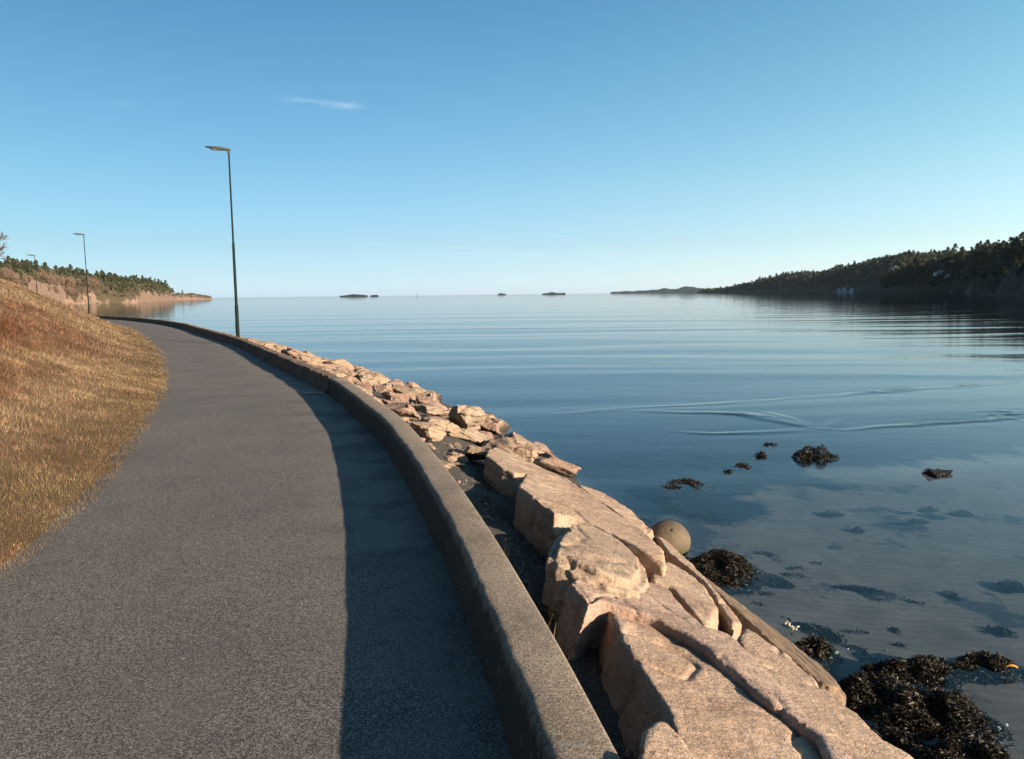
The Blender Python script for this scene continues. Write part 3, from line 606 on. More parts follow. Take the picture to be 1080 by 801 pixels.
# small stones wedged between and on the gravel hollow
for k in range(46):
    Y_ = random.uniform(7.0, 9.6) if k < 26 else random.uniform(2.2, 7.0)
    off = random.uniform(.12, 1.2) if Y_ > 7 else random.uniform(.05, .3)
    x, y, z = slope_pt(Y_, off); hol = Y_ > 7
    place_rock(x, y, z + .02, random.uniform(.05, .15) if hol else random.uniform(.018, .045), 'fist sized stone lying in the shaded hollow behind the wall' if hol else 'small loose stone on the dark gravel strip behind the wall', 'fist sized stones in the hollow' if hol else 'loose stones on the gravel strip', name='stone', cat='stone')
print('rocks', cnt)

# gravel (stuff): thousands of chips on the strip and between the slabs
def chips(n, f, smin, smax, cols):
    t = np.array([(1, 0, -.4), (-.5, .87, -.4), (-.5, -.87, -.4), (0, 0, .8)]); fa = np.array([(0, 1, 3), (1, 2, 3), (2, 0, 3), (0, 2, 1)])
    V = []; Fa = []; Cc = []
    for i in range(n):
        x, y, z = f(); a = random.random() * 6.28; s_ = random.uniform(smin, smax); ca, sa = math.cos(a), math.sin(a)
        q = t * np.array((1, random.uniform(.6, 1), random.uniform(.5, .9))) * s_; q = q + np.random.default_rng(i).normal(0, s_ * .15, q.shape)
        V.append(np.stack([x + q[:, 0] * ca - q[:, 1] * sa, y + q[:, 0] * sa + q[:, 1] * ca, z + q[:, 2] + s_ * .3], -1)); Fa.append(fa + 4 * i)
        c = np.array(random.choice(cols)) * random.uniform(.6, 1.2); Cc.append(np.tile(c, (4, 1)))
    return npmesh('gravel', np.vstack(V), np.vstack(Fa), False, np.vstack(Cc))
def gpt():
    Y_ = 1.6 + 8 * random.random() ** 1.3; off = random.uniform(.0, .55) if Y_ < 6.6 else random.uniform(0, 1.3); return slope_pt(Y_, off)
s = NM('gravel_chips'); MAT_CHIP = s.done(s.bsdf(attr(s), .85, None, .25))
GC = [(.035, .03, .027)] * 5 + [(.07, .06, .05)] * 5 + [(.14, .12, .10)] * 3 + [(.34, .31, .28)]
me = chips(15000, gpt, .004, .012, GC); meta(link('gravel', me, MAT_CHIP), 'dark mixed gravel in the strip between the wall and the slabs', 'gravel', kind='stuff')

# ------------------------------------------------------------------ dry grass tufts behind the wall
def tuft(x, y, z, n, h, lab):
    r = random.Random(int(x * 1000)); V = []; Fa = []; Cc = []
    for i in range(n):
        a = r.random() * 6.28; L = h * r.uniform(.4, 1); bx = x + r.gauss(0, .025); by = y + r.gauss(0, .05); le = r.uniform(.05, .7); w = .0022
        dx, dy = math.cos(a) * le, math.sin(a) * le; px, py_ = -math.sin(a) * w, math.cos(a) * w; k = len(V)
        for t in (0, .5, 1): V += [(bx + dx * L * t * t - px * (1.1 - t), by + dy * L * t * t - py_ * (1.1 - t), z + L * t * (1 - .25 * le * t)), (bx + dx * L * t * t + px * (1.1 - t), by + dy * L * t * t + py_ * (1.1 - t), z + L * t * (1 - .25 * le * t))]
        Fa += [(k, k + 1, k + 3, k + 2), (k + 2, k + 3, k + 5, k + 4)]; c = np.array((.50, .36, .20)) * r.uniform(.6, 1.2); Cc += [c] * 6
    me = npmesh('grass_tuft', V, Fa, False, np.array(Cc)); meta(link('grass_tuft', me, MAT_GRASS), lab, 'grass tuft', 'dry tufts on the gravel strip')
for (Y_, off, n, h, lab) in ((2.95, .05, 34, .20, 'tallest straw tuft leaning on the wall beside the nearest flat slab'), (3.35, .10, 16, .22, 'thin pair of pale stalks below the purplish slab'), (3.95, .12, 12, .20, 'sparse upright stalks at the foot of the rounded boulder'), (3.75, .26, 40, .07, 'low creeping yellowish tuft under the purplish slab'), (5.2, .08, 26, .06, 'flattened tan tuft against the wall beside the biggest boulder'), (4.7, .2, 10, .16, 'few short bent stalks in the gravel before the biggest boulder')):
    x, y, z = slope_pt(Y_, off); tuft(x, y, z, n, h, lab)

# ------------------------------------------------------------------ round ball stone
bm = bmesh.new(); bmesh.ops.create_uvsphere(bm, u_segments=64, v_segments=40, radius=.215)
me = bpy.data.meshes.new('ball_stone')
hole = Vector((-.02, -.62, .78)).normalized()
for v in bm.verts:
    a = v.co.normalized().dot(hole)
    if a > .9965: v.co *= .90
    v.co *= 1 + .03 * noise.noise(v.co * 5) + .012 * noise.noise(v.co * 22)
bm.to_mesh(me); bm.free(); me.polygons.foreach_set('use_smooth', [True] * len(me.polygons))
s = NM('ball_concrete'); p = s.obj(); n = s.noise(p, 7, 6, .65); n2 = s.noise(p, 120, 3, .7)
c = s.ramp(n, (.3, (.062, .045, .028)), (.7, (.115, .086, .056))); c = s.mix(s.ramp(n2, (.6, 0.), (.75, .4)), c, (.4, .35, .28))
z = s.xyz(s.pos())[2]; w = s.n('ShaderNodeMapRange'); s.set(w.inputs[0], s.math('ADD', z, s.math('MULTIPLY', n, .1))); w.inputs[1].default_value = WATER + .05; w.inputs[2].default_value = WATER + .18; w.inputs[3].default_value = 1; w.inputs[4].default_value = 0
c = s.mix(w.outputs[0], c, (.06, .065, .02)); c = s.mix(s.ramp(s.noise(p, 12, 4, .7), (.52, 0.), (.66, .6)), c, (.07, .055, .035))
o = link('ball_stone', me, s.done(s.bsdf(c, .8, s.bump(n2, .4, .004), .25))); o.location = (1.56, 7.5, -.885); o.scale = (1.03, 1., .94)
meta(o, 'smooth round ball of brown concrete with a small hole, at the water edge', 'concrete ball')

# ------------------------------------------------------------------ seaweed
def weed(name, x, y, z, rx, ry, h, n, lab, cat='seaweed', group=None, wet=1., flatz=None, tone=(.017, .013, .007), lobes=3):
    r = np.random.default_rng(int(abs(x * 977 + y * 131)) + n)
    n = int(n * 3.4)
    lob = [(r.uniform(-.45, .45), r.uniform(-.45, .45), r.uniform(.4, .75)) for _ in range(lobes)]; lob[0] = (0., 0., .9)
    a = r.random(n) * 6.283; q = r.random(n) ** .62; li = r.integers(0, lobes, n); L = np.array(lob)[li]
    ux = L[:, 0] + np.cos(a) * q * L[:, 2]; uy = L[:, 1] + np.sin(a) * q * L[:, 2]
    rad = np.clip(1 - q ** 2, 0, 1); hz = h * rad * (.6 + .4 * L[:, 2]) * (.75 + .5 * vnoise(ux * 4, uy * 4, 0, 3)) * r.uniform(.75, 1.05, n)
    c = np.stack([x + ux * rx, y + uy * ry, z + hz], -1)
    s_ = (.005 + .007 * r.random(n)) * (1 if h > .05 else 1.1)
    d1 = r.normal(size=(n, 3)); d1[:, 2] = d1[:, 2] * .55; d1 /= np.linalg.norm(d1, axis=1)[:, None]
    d2 = np.cross(d1, r.normal(size=(n, 3))); d2 /= np.linalg.norm(d2, axis=1)[:, None]
    el = r.uniform(1.2, 2.6, n)[:, None]; S = s_[:, None]
    V = np.stack([c - d1 * S * el - d2 * S * .3, c - d1 * S * el * .2 - d2 * S * .55, c + d1 * S * el - d2 * S * .2, c + d1 * S * el * .9 + d2 * S * .3, c + d2 * S * .5, c - d1 * S * el + d2 * S * .2], 1)
    V[:, 2:4, 2] -= (s_ * .7)[:, None]
    k = np.arange(n)[:, None] * 6; Fa = np.vstack([k + np.array([[0, 1, 4, 5]]), k + np.array([[1, 2, 3, 4]])])
    cc = np.array(tone) * (.4 + 1.5 * r.random((n, 1)) ** 2) * (1 + .15 * r.normal(size=(n, 3)))
    cc = np.where(r.random((n, 1)) < .05, np.array((.05, .036, .014)), cc)
    # solid mound beneath
    m = 16; g = np.linspace(0, 2 * np.pi, m, endpoint=False); MV = []; MF = []; base = n * 6
    for (lx, ly, lr) in lob:
        b0 = base + len(MV); MV.append((x + lx * rx, y + ly * ry, z + h * .34 * (.6 + .4 * lr)))
        for ring, hh in ((.5, .22), (.9, -.08)):
            for gg in g: MV.append((x + (lx + math.cos(gg) * ring * lr) * rx, y + (ly + math.sin(gg) * ring * lr) * ry, z + h * hh * (.6 + .4 * lr)))
        for i in range(m):
            j = (i + 1) % m; MF.append((b0, b0 + 1 + i, b0 + 1 + j, b0 + 1 + j)); MF.append((b0 + 1 + i, b0 + 1 + m + i, b0 + 1 + m + j, b0 + 1 + j))
    MV = np.array(MV); tri = np.array([f[:3] for f in MF if f[2] == f[3]]); qd = np.array([f for f in MF if f[2] != f[3]])
    allV = np.vstack([V.reshape(-1, 3), MV]); allC = np.vstack([np.repeat(cc, 6, 0), np.tile(np.array(tone) * .5, (len(MV), 1))])
    triq = np.hstack([tri, tri[:, :1]]) if False else None
    # make triangles into quads with a midpoint-free split: use separate face list
    me = bpy.data.meshes.new(name); faces = [tuple(map(int, f)) for f in Fa] + [tuple(map(int, f)) for f in tri] + [tuple(map(int, f)) for f in qd]
    me.from_pydata([tuple(v) for v in allV], [], faces); ca = me.color_attributes.new('tone', 'FLOAT_COLOR', 'POINT'); c4 = np.ones((len(allV), 4), np.float32); c4[:, :3] = np.clip(allC, 0, 1); ca.data.foreach_set('color', c4.ravel()); me.update()
    return meta(link(name, me, MAT_SUNK if name.startswith('sunken') else MAT_WEED), lab, cat, group)
def bedz(x, y):
    i = int(np.argmin((IN[:, 0] + NR[:, 0] * 2 - x) ** 2 + (IN[:, 1] + NR[:, 1] * 2 - y) ** 2)); off = float((np.array((x, y)) - IN[i]) @ NR[i]) - WW; return float(zslope(off, IN[i, 1]))
GW = 'seaweed clumps in the shallows'
WD = [  # x, y (at water level, unscaled), width, depth, top above water, blades, label
 (5.3, 13.26, .60, .55, .17, 900, 'isolated dark hump of weed sticking up, largest out in the water by the wake'),
 (4.4, 13.38, .27, .35, .07, 300, 'small weed tuft breaking the water left of the isolated hump'),
 (4.9, 14.35, .38, .28, .035, 200, 'thin flat weed streak farthest out, behind the isolated hump'),
 (3.86, 12.65, .32, .3, .03, 200, 'low weed patch just before the small weed tuft'),
 (3.49, 12.2, .2, .2, .02, 90, 'tiny weed speck left of the low weed patch'),
 (2.6, 11.35, .85, .9, .03, 900, 'broad floating weed mat in the dark blue water beyond the ball stone'),
 (2.15, 7.75, .85, .85, .13, 2600, 'thick dark weed bank directly right of the ball stone'),
 (2.41, 5.93, .40, .35, .07, 900, 'shaggy weed clump against the stone beam near the white shells'),
 (3.0, 5.52, .64, .36, .09, 1700, 'brown weed ridge at the far side of the big heap'),
 (2.60, 5.20, .66, .55, .12, 2200, 'left shoulder of the big weed heap, close to the stone beam end'),
 (2.84, 4.92, .80, .6, .15, 3200, 'tallest middle part of the big weed heap at lower right'),
 (2.80, 4.40, .60, .5, .12, 2200, 'weed heap part touching the bottom edge of the photo'),
 (2.38, 4.60, .60, .6, .05, 1600, 'darkest weed in the shade beside the sloping slab'),
 (3.62, 5.66, .58, .32, .045, 1100, 'weed raft carrying a yellow kelp blade, right of the big heap'),
 (1.03, 12.71, .22, .25, .03, 120, 'small weed speck near the boulders, far left of the mat'),
 (.88, 12.0, .30, .3, .05, 200, 'dark weed lump touching the boulders below the dark blue water'),
]
for (x, y, w, d, h, n, lab) in WD:
    x *= WS; y *= WS; zb = max(bedz(x, y), WATER - .05 - h * .3); weed('seaweed_clump', x, y, WATER - .05, w * .60, d * .62, (h * .85 + .055) * 1.12, int(n * (2. if h < .04 else 1.15)), lab, group=GW, lobes=4)
SUBM = [(2.62, 8.05, .62, .5, 700, 'sunken weed spread behind the thick weed bank'), (3.58, 7.85, .84, .5, 800, 'widest sunken weed patch, right of the others in the shallows'), (3.11, 8.23, .4, .3, 200, 'small sunken weed patch left of the widest one'), (2.59, 6.64, .66, .5, 700, 'sunken weed patch above the white shells'),
        (2.97, 6.34, .25, .3, 120, 'little sunken tuft right of the white shells'), (2.62, 10.39, .85, .7, 700, 'sunken weed field before the broad floating mat'), (1.6, 9.75, .5, .5, 400, 'sunken weed off the ledge slab'), (3.39, 6.52, .2, .14, 60, 'tiny sunken weed speck in the middle of the sand'),
        (3.7, 6.15, .3, .22, 150, 'sunken weed patch beyond the yellow kelp raft'), (3.25, 5.82, .5, .25, 350, 'sunken fringe of weed just behind the big heap'), (3.85, 5.95, .45, .25, 260, 'sunken weed behind the yellow kelp raft'), (3.0, 8.9, .5, .4, 200, 'faint sunken weed between the ball stone and the floating mat'), (4.6, 7.0, .35, .2, 100, 'faint sunken weed spot at the right edge'), (2.1, 10.9, .6, .8, 400, 'sunken weed left of the broad mat')]
rs_ = random.Random(4)
for q_ in range(26):
    yy = rs_.uniform(5.9, 11.5); xx = rs_.uniform(1.9 + max(0, 7.5 - yy) * .5, 2.6 + yy * .38)
    SUBM.append((xx, yy, rs_.uniform(.10, .38), rs_.uniform(.08, .24), 60, 'faint small dark weed patch under the water over the sand'))
for (x, y, w, d, n, lab) in SUBM:
    x *= WS; y *= WS; zb = bedz(x, y); weed('sunken_seaweed', x, y, max(zb, WATER - .3) - .035, w * .6, d * .62, .06, n, lab, group='faint weed patches under the water' if lab.startswith('faint small') else 'weed lying under the water', tone=(.014, .017, .013))
# dark tilted rock out in the water
o = place_rock(6.72 * WS, 11.9 * WS, WATER + .015, .30, 'lone dark wet rock tip standing clear of the water on the right', None, lib=2, sc3=(1.15, .7, .62), mat=simple('wet_dark_rock', (.010, .008, .007), .4, 8), name='wet_rock'); o.rotation_euler = (.1, R(8), .2)
# white barnacle shells, pebbles, kelp blade
def cluster(name, x, y, z, n, sp_, smin, smax, mat, lab, cat, group=None):
    bm = bmesh.new(); r = random.Random(n + int(x * 100))
    for i in range(n):
        m = Matrix.Translation((x + r.gauss(0, sp_), y + r.gauss(0, sp_), z + r.uniform(0, sp_))) @ Matrix.Rotation(r.random() * 6, 4, 'X') @ Matrix.Rotation(r.random() * 6, 4, 'Z') @ Matrix.Diagonal((1, .75, .45, 1))
        bmesh.ops.create_icosphere(bm, subdivisions=2, radius=r.uniform(smin, smax), matrix=m)
    for v in bm.verts: v.co += Vector((noise.noise(v.co * 60), noise.noise(v.co * 60 + Vector((5, 5, 5))), 0)) * .006
    return meta(bmobj(name, bm, mat, None, True), lab, cat, group)
SHELL = simple('shell', (.33, .30, .24), .7, 40)
cluster('shell_cluster', 2.37 * WS, 6.31 * WS, WATER + .03, 12, .028, .009, .02, SHELL, 'cluster of pale barnacled shells at the waterline beside the stone beam', 'shells')
cluster('shell_cluster', 1.22, 4.25, -.42, 9, .025, .012, .024, SHELL, 'grey shells and grit caught in the crack between slabs', 'shells')
for (px, py_, r_, lab) in ((2.60, 5.92, .028, 'white half shell beside the shaggy weed clump'), (2.72, 5.98, .018, 'wet pebble just right of the white half shell'), (3.02, 5.95, .022, 'wet pebble halfway between the half shell and the big weed heap'), (3.22, 4.82, .022, 'pale pebble at the far right of the weed heap'), (3.3, 4.86, .016, 'smallest pale pebble at the lower right sand'), (2.92, 5.0, .018, 'dark pebble off the tip of the weed heap')):
    cluster('pebble', px * WS, py_ * WS, WATER - .01, 1, .0, r_ * .7, r_ * .75, SHELL if 'pale' in lab or 'white' in lab else simple('wet_pebble', (.10, .09, .08), .3), lab, 'pebble')
bm = bmesh.new(); prev = None
for i in range(7):
    t = i / 6; x = 3.70 * WS + .085 * t; y = 5.52 * WS - .02 * t; w = .009 * math.sin(math.pi * (.15 + .8 * t)); z = WATER + .045 + .02 * math.sin(t * 3)
    row = [bm.verts.new((x, y - w, z)), bm.verts.new((x, y, z + .012)), bm.verts.new((x, y + w, z))]
    if prev: [bm.faces.new((prev[k], row[k], row[k + 1], prev[k + 1])) for k in (0, 1)]
    prev = row
ko = bmobj('kelp_blade', bm, simple('yellow_kelp', (.34, .15, .012), .4), None, True); meta(ko, 'single yellow orange kelp blade lying on the weed raft', 'kelp')
sm = ko.modifiers.new('t', 'SOLIDIFY'); sm.thickness = .003

# ------------------------------------------------------------------ street lamps
def cyl(bm, r0, r1, z0, z1, seg=20):
    bmesh.ops.create_cone(bm, cap_ends=True, segments=seg, radius1=r0, radius2=r1, depth=z1 - z0, matrix=Matrix.Translation((0, 0, (z0 + z1) / 2)))
def make_lamp():
    root = bpy.data.objects.new('street_lamp', None); C.objects.link(root)
    bm = bmesh.new(); cyl(bm, .062, .060, -.3, 1.25); cyl(bm, .066, .050, 1.25, 1.31); bmobj('pole_base', bm, MAT_POLE, root, False)
    bm = bmesh.new(); cyl(bm, .047, .043, 1.29, 3.35); cyl(bm, .046, .033, 3.35, 3.40); bmobj('pole_middle', bm, MAT_POLE, root)
    bm = bmesh.new(); cyl(bm, .031, .026, 3.38, 6.42); bmobj('pole_top', bm, MAT_POLE, root)
    bm = bmesh.new(); cyl(bm, .040, .040, 6.28, 6.46, 16); bmobj('collar', bm, MAT_HEAD, root)
    # head: long flat tapered shell towards -X, slightly raised
    bm = bmesh.new(); rows = []
    for (t, w, h0, h1) in ((-.06, .05, -.03, .035), (0, .07, -.045, .05), (.12, .10, -.045, .06), (.35, .115, -.04, .058), (.58, .10, -.03, .04), (.70, .06, -.015, .022), (.735, .02, -.004, .01)):
        z = 6.43 + t * .09; rows.append([bm.verts.new((-t, w * a, z + (h1 if b > 0 else h0) * c_)) for a, b, c_ in ((-1, 1, .25), (-.7, 1, .8), (0, 1, 1), (.7, 1, .8), (1, 1, .25), (.9, -1, .8), (0, -1, 1), (-.9, -1, .8))])
    for a, b in zip(rows[:-1], rows[1:]):
        for k in range(8): bm.faces.new((a[k], a[(k + 1) % 8], b[(k + 1) % 8], b[k]))
    bm.faces.new(rows[0]); bm.faces.new(rows[-1]); bmesh.ops.recalc_face_normals(bm, faces=bm.faces)
    hd = bmobj('lamp_head', bm, MAT_HEAD, root, True)
    bm = bmesh.new(); bmesh.ops.create_uvsphere(bm, u_segments=16, v_segments=8, radius=1, matrix=Matrix.Translation((-.36, 0, 6.42)) @ Matrix.Diagonal((.22, .08, .035, 1))); bmobj('lamp_glass', bm, MAT_GLASS, hd, True)
    bm = bmesh.new(); bmesh.ops.create_cube(bm, size=1, matrix=Matrix.Translation((-.0615, 0, .55)) @ Matrix.Diagonal((.006, .07, .30, 1))); bmobj('service_door', bm, MAT_POLE, root)
    return root
def copytree(o, parent=None):
    c = o.copy(); C.objects.link(c); c.parent = parent
    for ch in [q for q in o.children]: copytree(ch, c)
    return c
lamps = [(-9.28, 26.0, 'nearest and tallest looking green street lamp standing at the outer side of the wall'), (-32.37, 59.0, 'middle street lamp, beyond the grass bank in front of the wooded headland'), (-52.82, 86.0, 'farthest street lamp, only its head clear above the pines at the left')]
L0 = make_lamp()
for i, (x, y, lab) in enumerate(lamps):
    o = L0 if i == 0 else copytree(L0)
    _, nn, _ = curve_at(y); o.location = (x, y, 0.02); o.rotation_euler = (0, 0, math.atan2(nn[1], nn[0]) * .55); meta(o, lab, 'street lamp', 'street lamps along the sea wall')

# ------------------------------------------------------------------ far land
def pix_dir(px):   # azimuth of an image column at the horizon
    u = (px - 540) / F; return math.atan2(u, math.cos(PITCH))
def horizon(px): return 310.7 - (px - 540) * math.tan(ROLL)
def land(name, cols, depth, mat, seed, bump=.12, kind='structure', prof=[-.3, -.04, .03, .22, .66, 1, .8, -.2], crag=0.):
    """cols: (image column, shore distance, ground skyline height in px above the horizon). A real heightfield."""
    cols = sorted(cols); a = np.array([pix_dir(c[0]) for c in cols]); D = np.array([c[1] for c in cols], float); hp = np.array([c[2] for c in cols], float)
    n = int(max(40, (a[-1] - a[0]) / .0016)); A = np.linspace(a[0], a[-1], n); Dn = np.exp(np.interp(A, a, np.log(D))); H = np.interp(A, a, hp)
    T = np.concatenate([[-.02, 0], np.linspace(.01, 1, 46)])
    dep = depth if np.ndim(depth) else np.full(n, depth); dep = np.minimum(dep, Dn * .6)
    RR = Dn[:, None] + T[None] * dep[:, None]; X = RR * np.sin(A)[:, None]; Y = RR * np.cos(A)[:, None]
    top = H[:, None] / F * (Dn + dep * .55)[:, None] + 2.6
    prof = np.interp(T, [-.02, 0, .012, .06, .25, .55, .8, 1], prof)
    sc_ = max(1e-6, D.mean() / 500)
    N = fbm(X / (28 * sc_), Y / (28 * sc_), 0, 5, seed)
    Zz = WATER + top * prof[None] * (1 + bump * 2.2 * N * (prof[None] > .1)) + np.abs(fbm(X / (9 * sc_), Y / (9 * sc_), 0, 3, seed + 4)) * 1.6 * sc_ * (prof[None] > .02) * np.minimum(1, top / 8)
    rg = 1 - 2 * np.abs(fbm(X / 11, Y / 11, 0, 4, seed + 8)); Zz = Zz + crag * (rg - .55) * np.clip(prof[None] * 5, 0, 1) * np.clip(top / 6, 0, 1)
    edge = np.minimum(np.arange(n), np.arange(n)[::-1]); Zz = np.where(edge[:, None] < 1, WATER - 1.5, Zz)
    me = npmesh(name, np.stack([X, Y, Zz], -1).reshape(-1, 3), gridfaces(n, len(T), False), up=True); o = link(name, me, mat)
    meta(o, kind=kind)
    pts = np.stack([X, Y, Zz], -1)
    def ground(px, t):
        aa = pix_dir(px); i = int(np.clip(np.searchsorted(A, aa), 0, n - 1)); j = int(np.clip(np.searchsorted(T, t), 0, len(T) - 1)); return Vector(pts[i, j])
    return ground
def hzpx(px, y): return horizon(px) - y
gHL = land('headland', [(-120, 260, 10), (-40, 300, 11), (0, 330, 17), (20, 360, 24), (50, 420, 25), (75, 470, 21), (107, 490, 16), (133, 500, 14), (150, 510, 13), (162, 560, 13), (172, 620, 12), (179, 700, 10), (184, 760, 7), (188, 830, 3), (192, 880, .5)], 190, MAT_HL, 70, .16, prof=[-.3, -.04, .10, .50, .80, 1, .8, -.2], crag=3.2)
gSP = land('spit', [(180, 1050, 2), (190, 1050, 3), (205, 1150, 3), (220, 1250, 2.2), (229, 1300, .6)], 80, MAT_HL, 71, .25)
gA = land('far_hill', [(733, 2500, 1.5), (749, 2300, 2.0), (779, 2000, 5), (795, 1900, 7.5), (827, 1650, 14), (860, 1500, 16), (880, 1450, 19), (892, 1350, 22), (924, 1250, 29), (957, 1200, 34), (976, 1200, 34), (1000, 1200, 33), (1040, 1200, 30)], 380, MAT_HR, 72, .15)
gB = land('near_hill', [(896, 1000, .8), (905, 960, 3), (930, 880, 12), (960, 780, 20), (990, 720, 25), (1015, 660, 31), (1031, 620, 33), (1054, 560, 33), (1080, 500, 35), (1140, 430, 44), (1230, 380, 52)], 260, MAT_HR, 73, .15)
gC = land('rocky_spur', [(1026, 420, 1.), (1034, 370, 3), (1045, 310, 8), (1060, 250, 15), (1080, 205, 25), (1120, 175, 40), (1230, 140, 52)], 110, hillmat('spur_rock', (.035, .032, .02), (.06, .05, .03), (.07, .055, .042), (.13, .10, .08), .7, 2), 74, .2, crag=2.)
for nm, cols, dep, sd_ in (('distant_hill', [(655, 5200, .5), (662, 5200, 1.2), (675, 5200, 1.8), (690, 5200, 2.0), (698, 5200, 3.6), (706, 5200, 2.2), (712, 5200, 2.5), (720, 5200, 4.8), (728, 5200, 5.0), (735, 5200, 3.6), (745, 5200, 2)], 700, 80),
        ('low_skerry', [(643, 6000, .1), (648, 6000, .9), (658, 6000, .9), (661, 6000, .1)], 300, 81),
        ('islet', [(361, 2300, .2), (365, 2300, .3), (372, 2300, .9), (380, 2300, 1.0), (388, 2300, .5), (391, 2300, .3)], 120, 82),
        ('low_skerry', [(393, 2500, .1), (395, 2500, .6), (400, 2500, .5), (402, 2500, .1)], 60, 83),
        ('low_skerry', [(526, 3500, .1), (529, 3500, .8), (533, 3500, .5), (535, 3500, .1)], 60, 85),
        ('islet', [(572, 3000, .1), (577, 3000, .4), (584, 3000, 1.0), (590, 3000, .4), (597, 3000, .3)], 100, 84)):
    land(nm, cols, dep, MAT_ISL, sd_, .15)

# trees ---------------------------------------------------------------
def quads_cloud(centers, rads, per, size, seed, flat=1., elong=1.):
    r = np.random.default_rng(seed); V = []
    for c, ra in zip(centers, rads):
        d = r.normal(size=(per, 3)); d /= np.linalg.norm(d, axis=1)[:, None]; p = np.array(c) + d * ra * (r.random((per, 1)) ** .4) * np.array((1, 1, flat))
        a = r.normal(size=(per, 3)); a /= np.linalg.norm(a, axis=1)[:, None]; b = np.cross(a, r.normal(size=(per, 3))); b /= np.linalg.norm(b, axis=1)[:, None]
        s_ = size * r.uniform(.6, 1.3, (per, 1)); V.append(np.stack([p - a * s_ * elong, p - b * s_ / elong, p + a * s_ * elong, p + b * s_ / elong], 1))
    V = np.concatenate(V).reshape(-1, 3); return V, np.arange(len(V)).reshape(-1, 4)
def pine_crown(seed, H=9.):
    r = random.Random(seed); cs = []; rs = []
    k = r.choice((9, 12, 14)); lo = r.uniform(.22, .42)
    for i in range(k):
        t = i / (k - 1); z = H * (lo + (1 - lo) * t * .95); w = H * .26 * (1 - .75 * t ** 1.8) * r.uniform(.5, 1.1); a = r.random() * 6.28
        cs.append((math.cos(a) * w * .8, math.sin(a) * w * .8, z)); rs.append(H * .17 * r.uniform(.7, 1.2) * (1 - .30 * t))
    V, Fq = quads_cloud(cs, rs, 60, .30, seed, .7); return npmesh('crown', V, Fq, False)
def trunk_mesh(H, r0, seed, limbs=4):
    bm = bmesh.new(); bmesh.ops.create_cone(bm, cap_ends=True, segments=7, radius1=r0, radius2=r0 * .35, depth=H, matrix=Matrix.Translation((0, 0, H / 2 - .5)))
    r = random.Random(seed)
    for i in range(limbs):
        z = H * r.uniform(.35, .85); a = r.random() * 6.28; L = H * .2
        m = Matrix.Translation((0, 0, z)) @ Matrix.Rotation(a, 4, 'Z') @ Matrix.Rotation(R(62), 4, 'Y') @ Matrix.Translation((0, 0, L / 2)); bmesh.ops.create_cone(bm, cap_ends=True, segments=5, radius1=r0 * .3, radius2=r0 * .12, depth=L, matrix=m)
    me = bpy.data.meshes.new('trunk'); bm.to_mesh(me); bm.free(); return me
def mk(name, crown, cm, trunk, tm):
    root = bpy.data.objects.new(name, None); C.objects.link(root); link('crown', crown, cm, root); link('trunk', trunk, tm, root); return root
PROT = [mk('pine_tree', pine_crown(900 + i), MAT_PINE, trunk_mesh(8, .2, i), MAT_BARK) for i in range(8)]
def shrub_crown(seed):
    r = random.Random(seed); cs = [(r.gauss(0, .9), r.gauss(0, .9), r.uniform(1.6, 4.6)) for _ in range(9)]
    V, Fq = quads_cloud(cs, [1.1] * 9, 60, .20, seed, 1., 3.); return npmesh('crown', V, Fq, False)
SHR = [mk('bare_tree', shrub_crown(950 + i), MAT_TWIG, trunk_mesh(4.5, .12, 50 + i), MAT_BARK) for i in range(3)]
first = {}
def plant(protos, p, sc_, lab, cat, group):
    k = random.randrange(len(protos)); pr = protos[k]; key = pr
    if key not in first: first[key] = 1; o = pr
    else: o = copytree(pr)
    o.location = (p.x, p.y, p.z - .3); o.rotation_euler = (0, 0, random.random() * 6.28); o.scale = (sc_ * random.uniform(.9, 1.15),) * 2 + (sc_,)
    return meta(o, lab, cat, group)
def scatter(g, n, x0, x1, t0, t1, s0, s1, protos, lab, cat, group, px_pow=1., cond=None):
    c = 0; tr = 0
    while c < n and tr < n * 6:
        tr += 1; px = x0 + (x1 - x0) * random.random() ** px_pow; t = random.uniform(t0, t1); p = g(px, t)
        if p.z < WATER + .8 or (cond and not cond(px, t)): continue
        lb, gp = lab, group
        if '|' in lab:
            opts = lab.split('|'); q_ = int(min(len(opts) - 2, (px - x0) / (x1 - x0) * (len(opts) - 1))); lb = opts[0] + ' ' + opts[1 + q_]; gp = group + ' ' + opts[1 + q_]
        plant(protos, p, random.uniform(s0, s1), lb, cat, gp); c += 1
scatter(gHL, 150, -4, 181, .16, .60, .42, .72, PROT, 'dark green pine on the left headland|behind the farthest lamp post|between the farthest and middle lamp posts|just right of the middle lamp post|near the rocky point', 'pine tree', 'pines on the left headland')
scatter(gHL, 34, 100, 152, .01, .14, .3, .6, SHR, 'low grey brown thicket on the shore of the left headland below the pines', 'bare tree', 'thickets on the headland shore')
scatter(gHL, 80, -4, 112, .01, .16, .6, 1.0, SHR, 'brown leafless tree low on the left headland|at the left edge of the photo|around the farthest lamp post|left of the middle lamp post|at and right of the middle lamp post', 'bare tree', 'bare trees at the foot of the left headland', .9)
for px, s_ in ((187.5, .9), (197, .7)): plant(PROT, gSP(px, .3), s_, 'single pine on the low spit, nearer the cliff' if px < 190 else 'smaller pine on the low spit, farther from the cliff', 'pine tree', 'pines on the spit')
scatter(gA, 75, 745, 1000, .5, .62, .9, 1.5, PROT, 'skyline pine on the far hill|at its low left end|left of the boathouses|above the boathouses|right of the boathouses', 'pine tree', 'pines on the far hill skyline', .7)
scatter(gB, 95, 925, 1095, .12, .60, .8, 1.25, PROT, 'dark pine on the shaded nearer hill|at its low left end|above the white house|right of the white house|at the right edge of the photo', 'pine tree', 'pines on the shaded nearer hill')
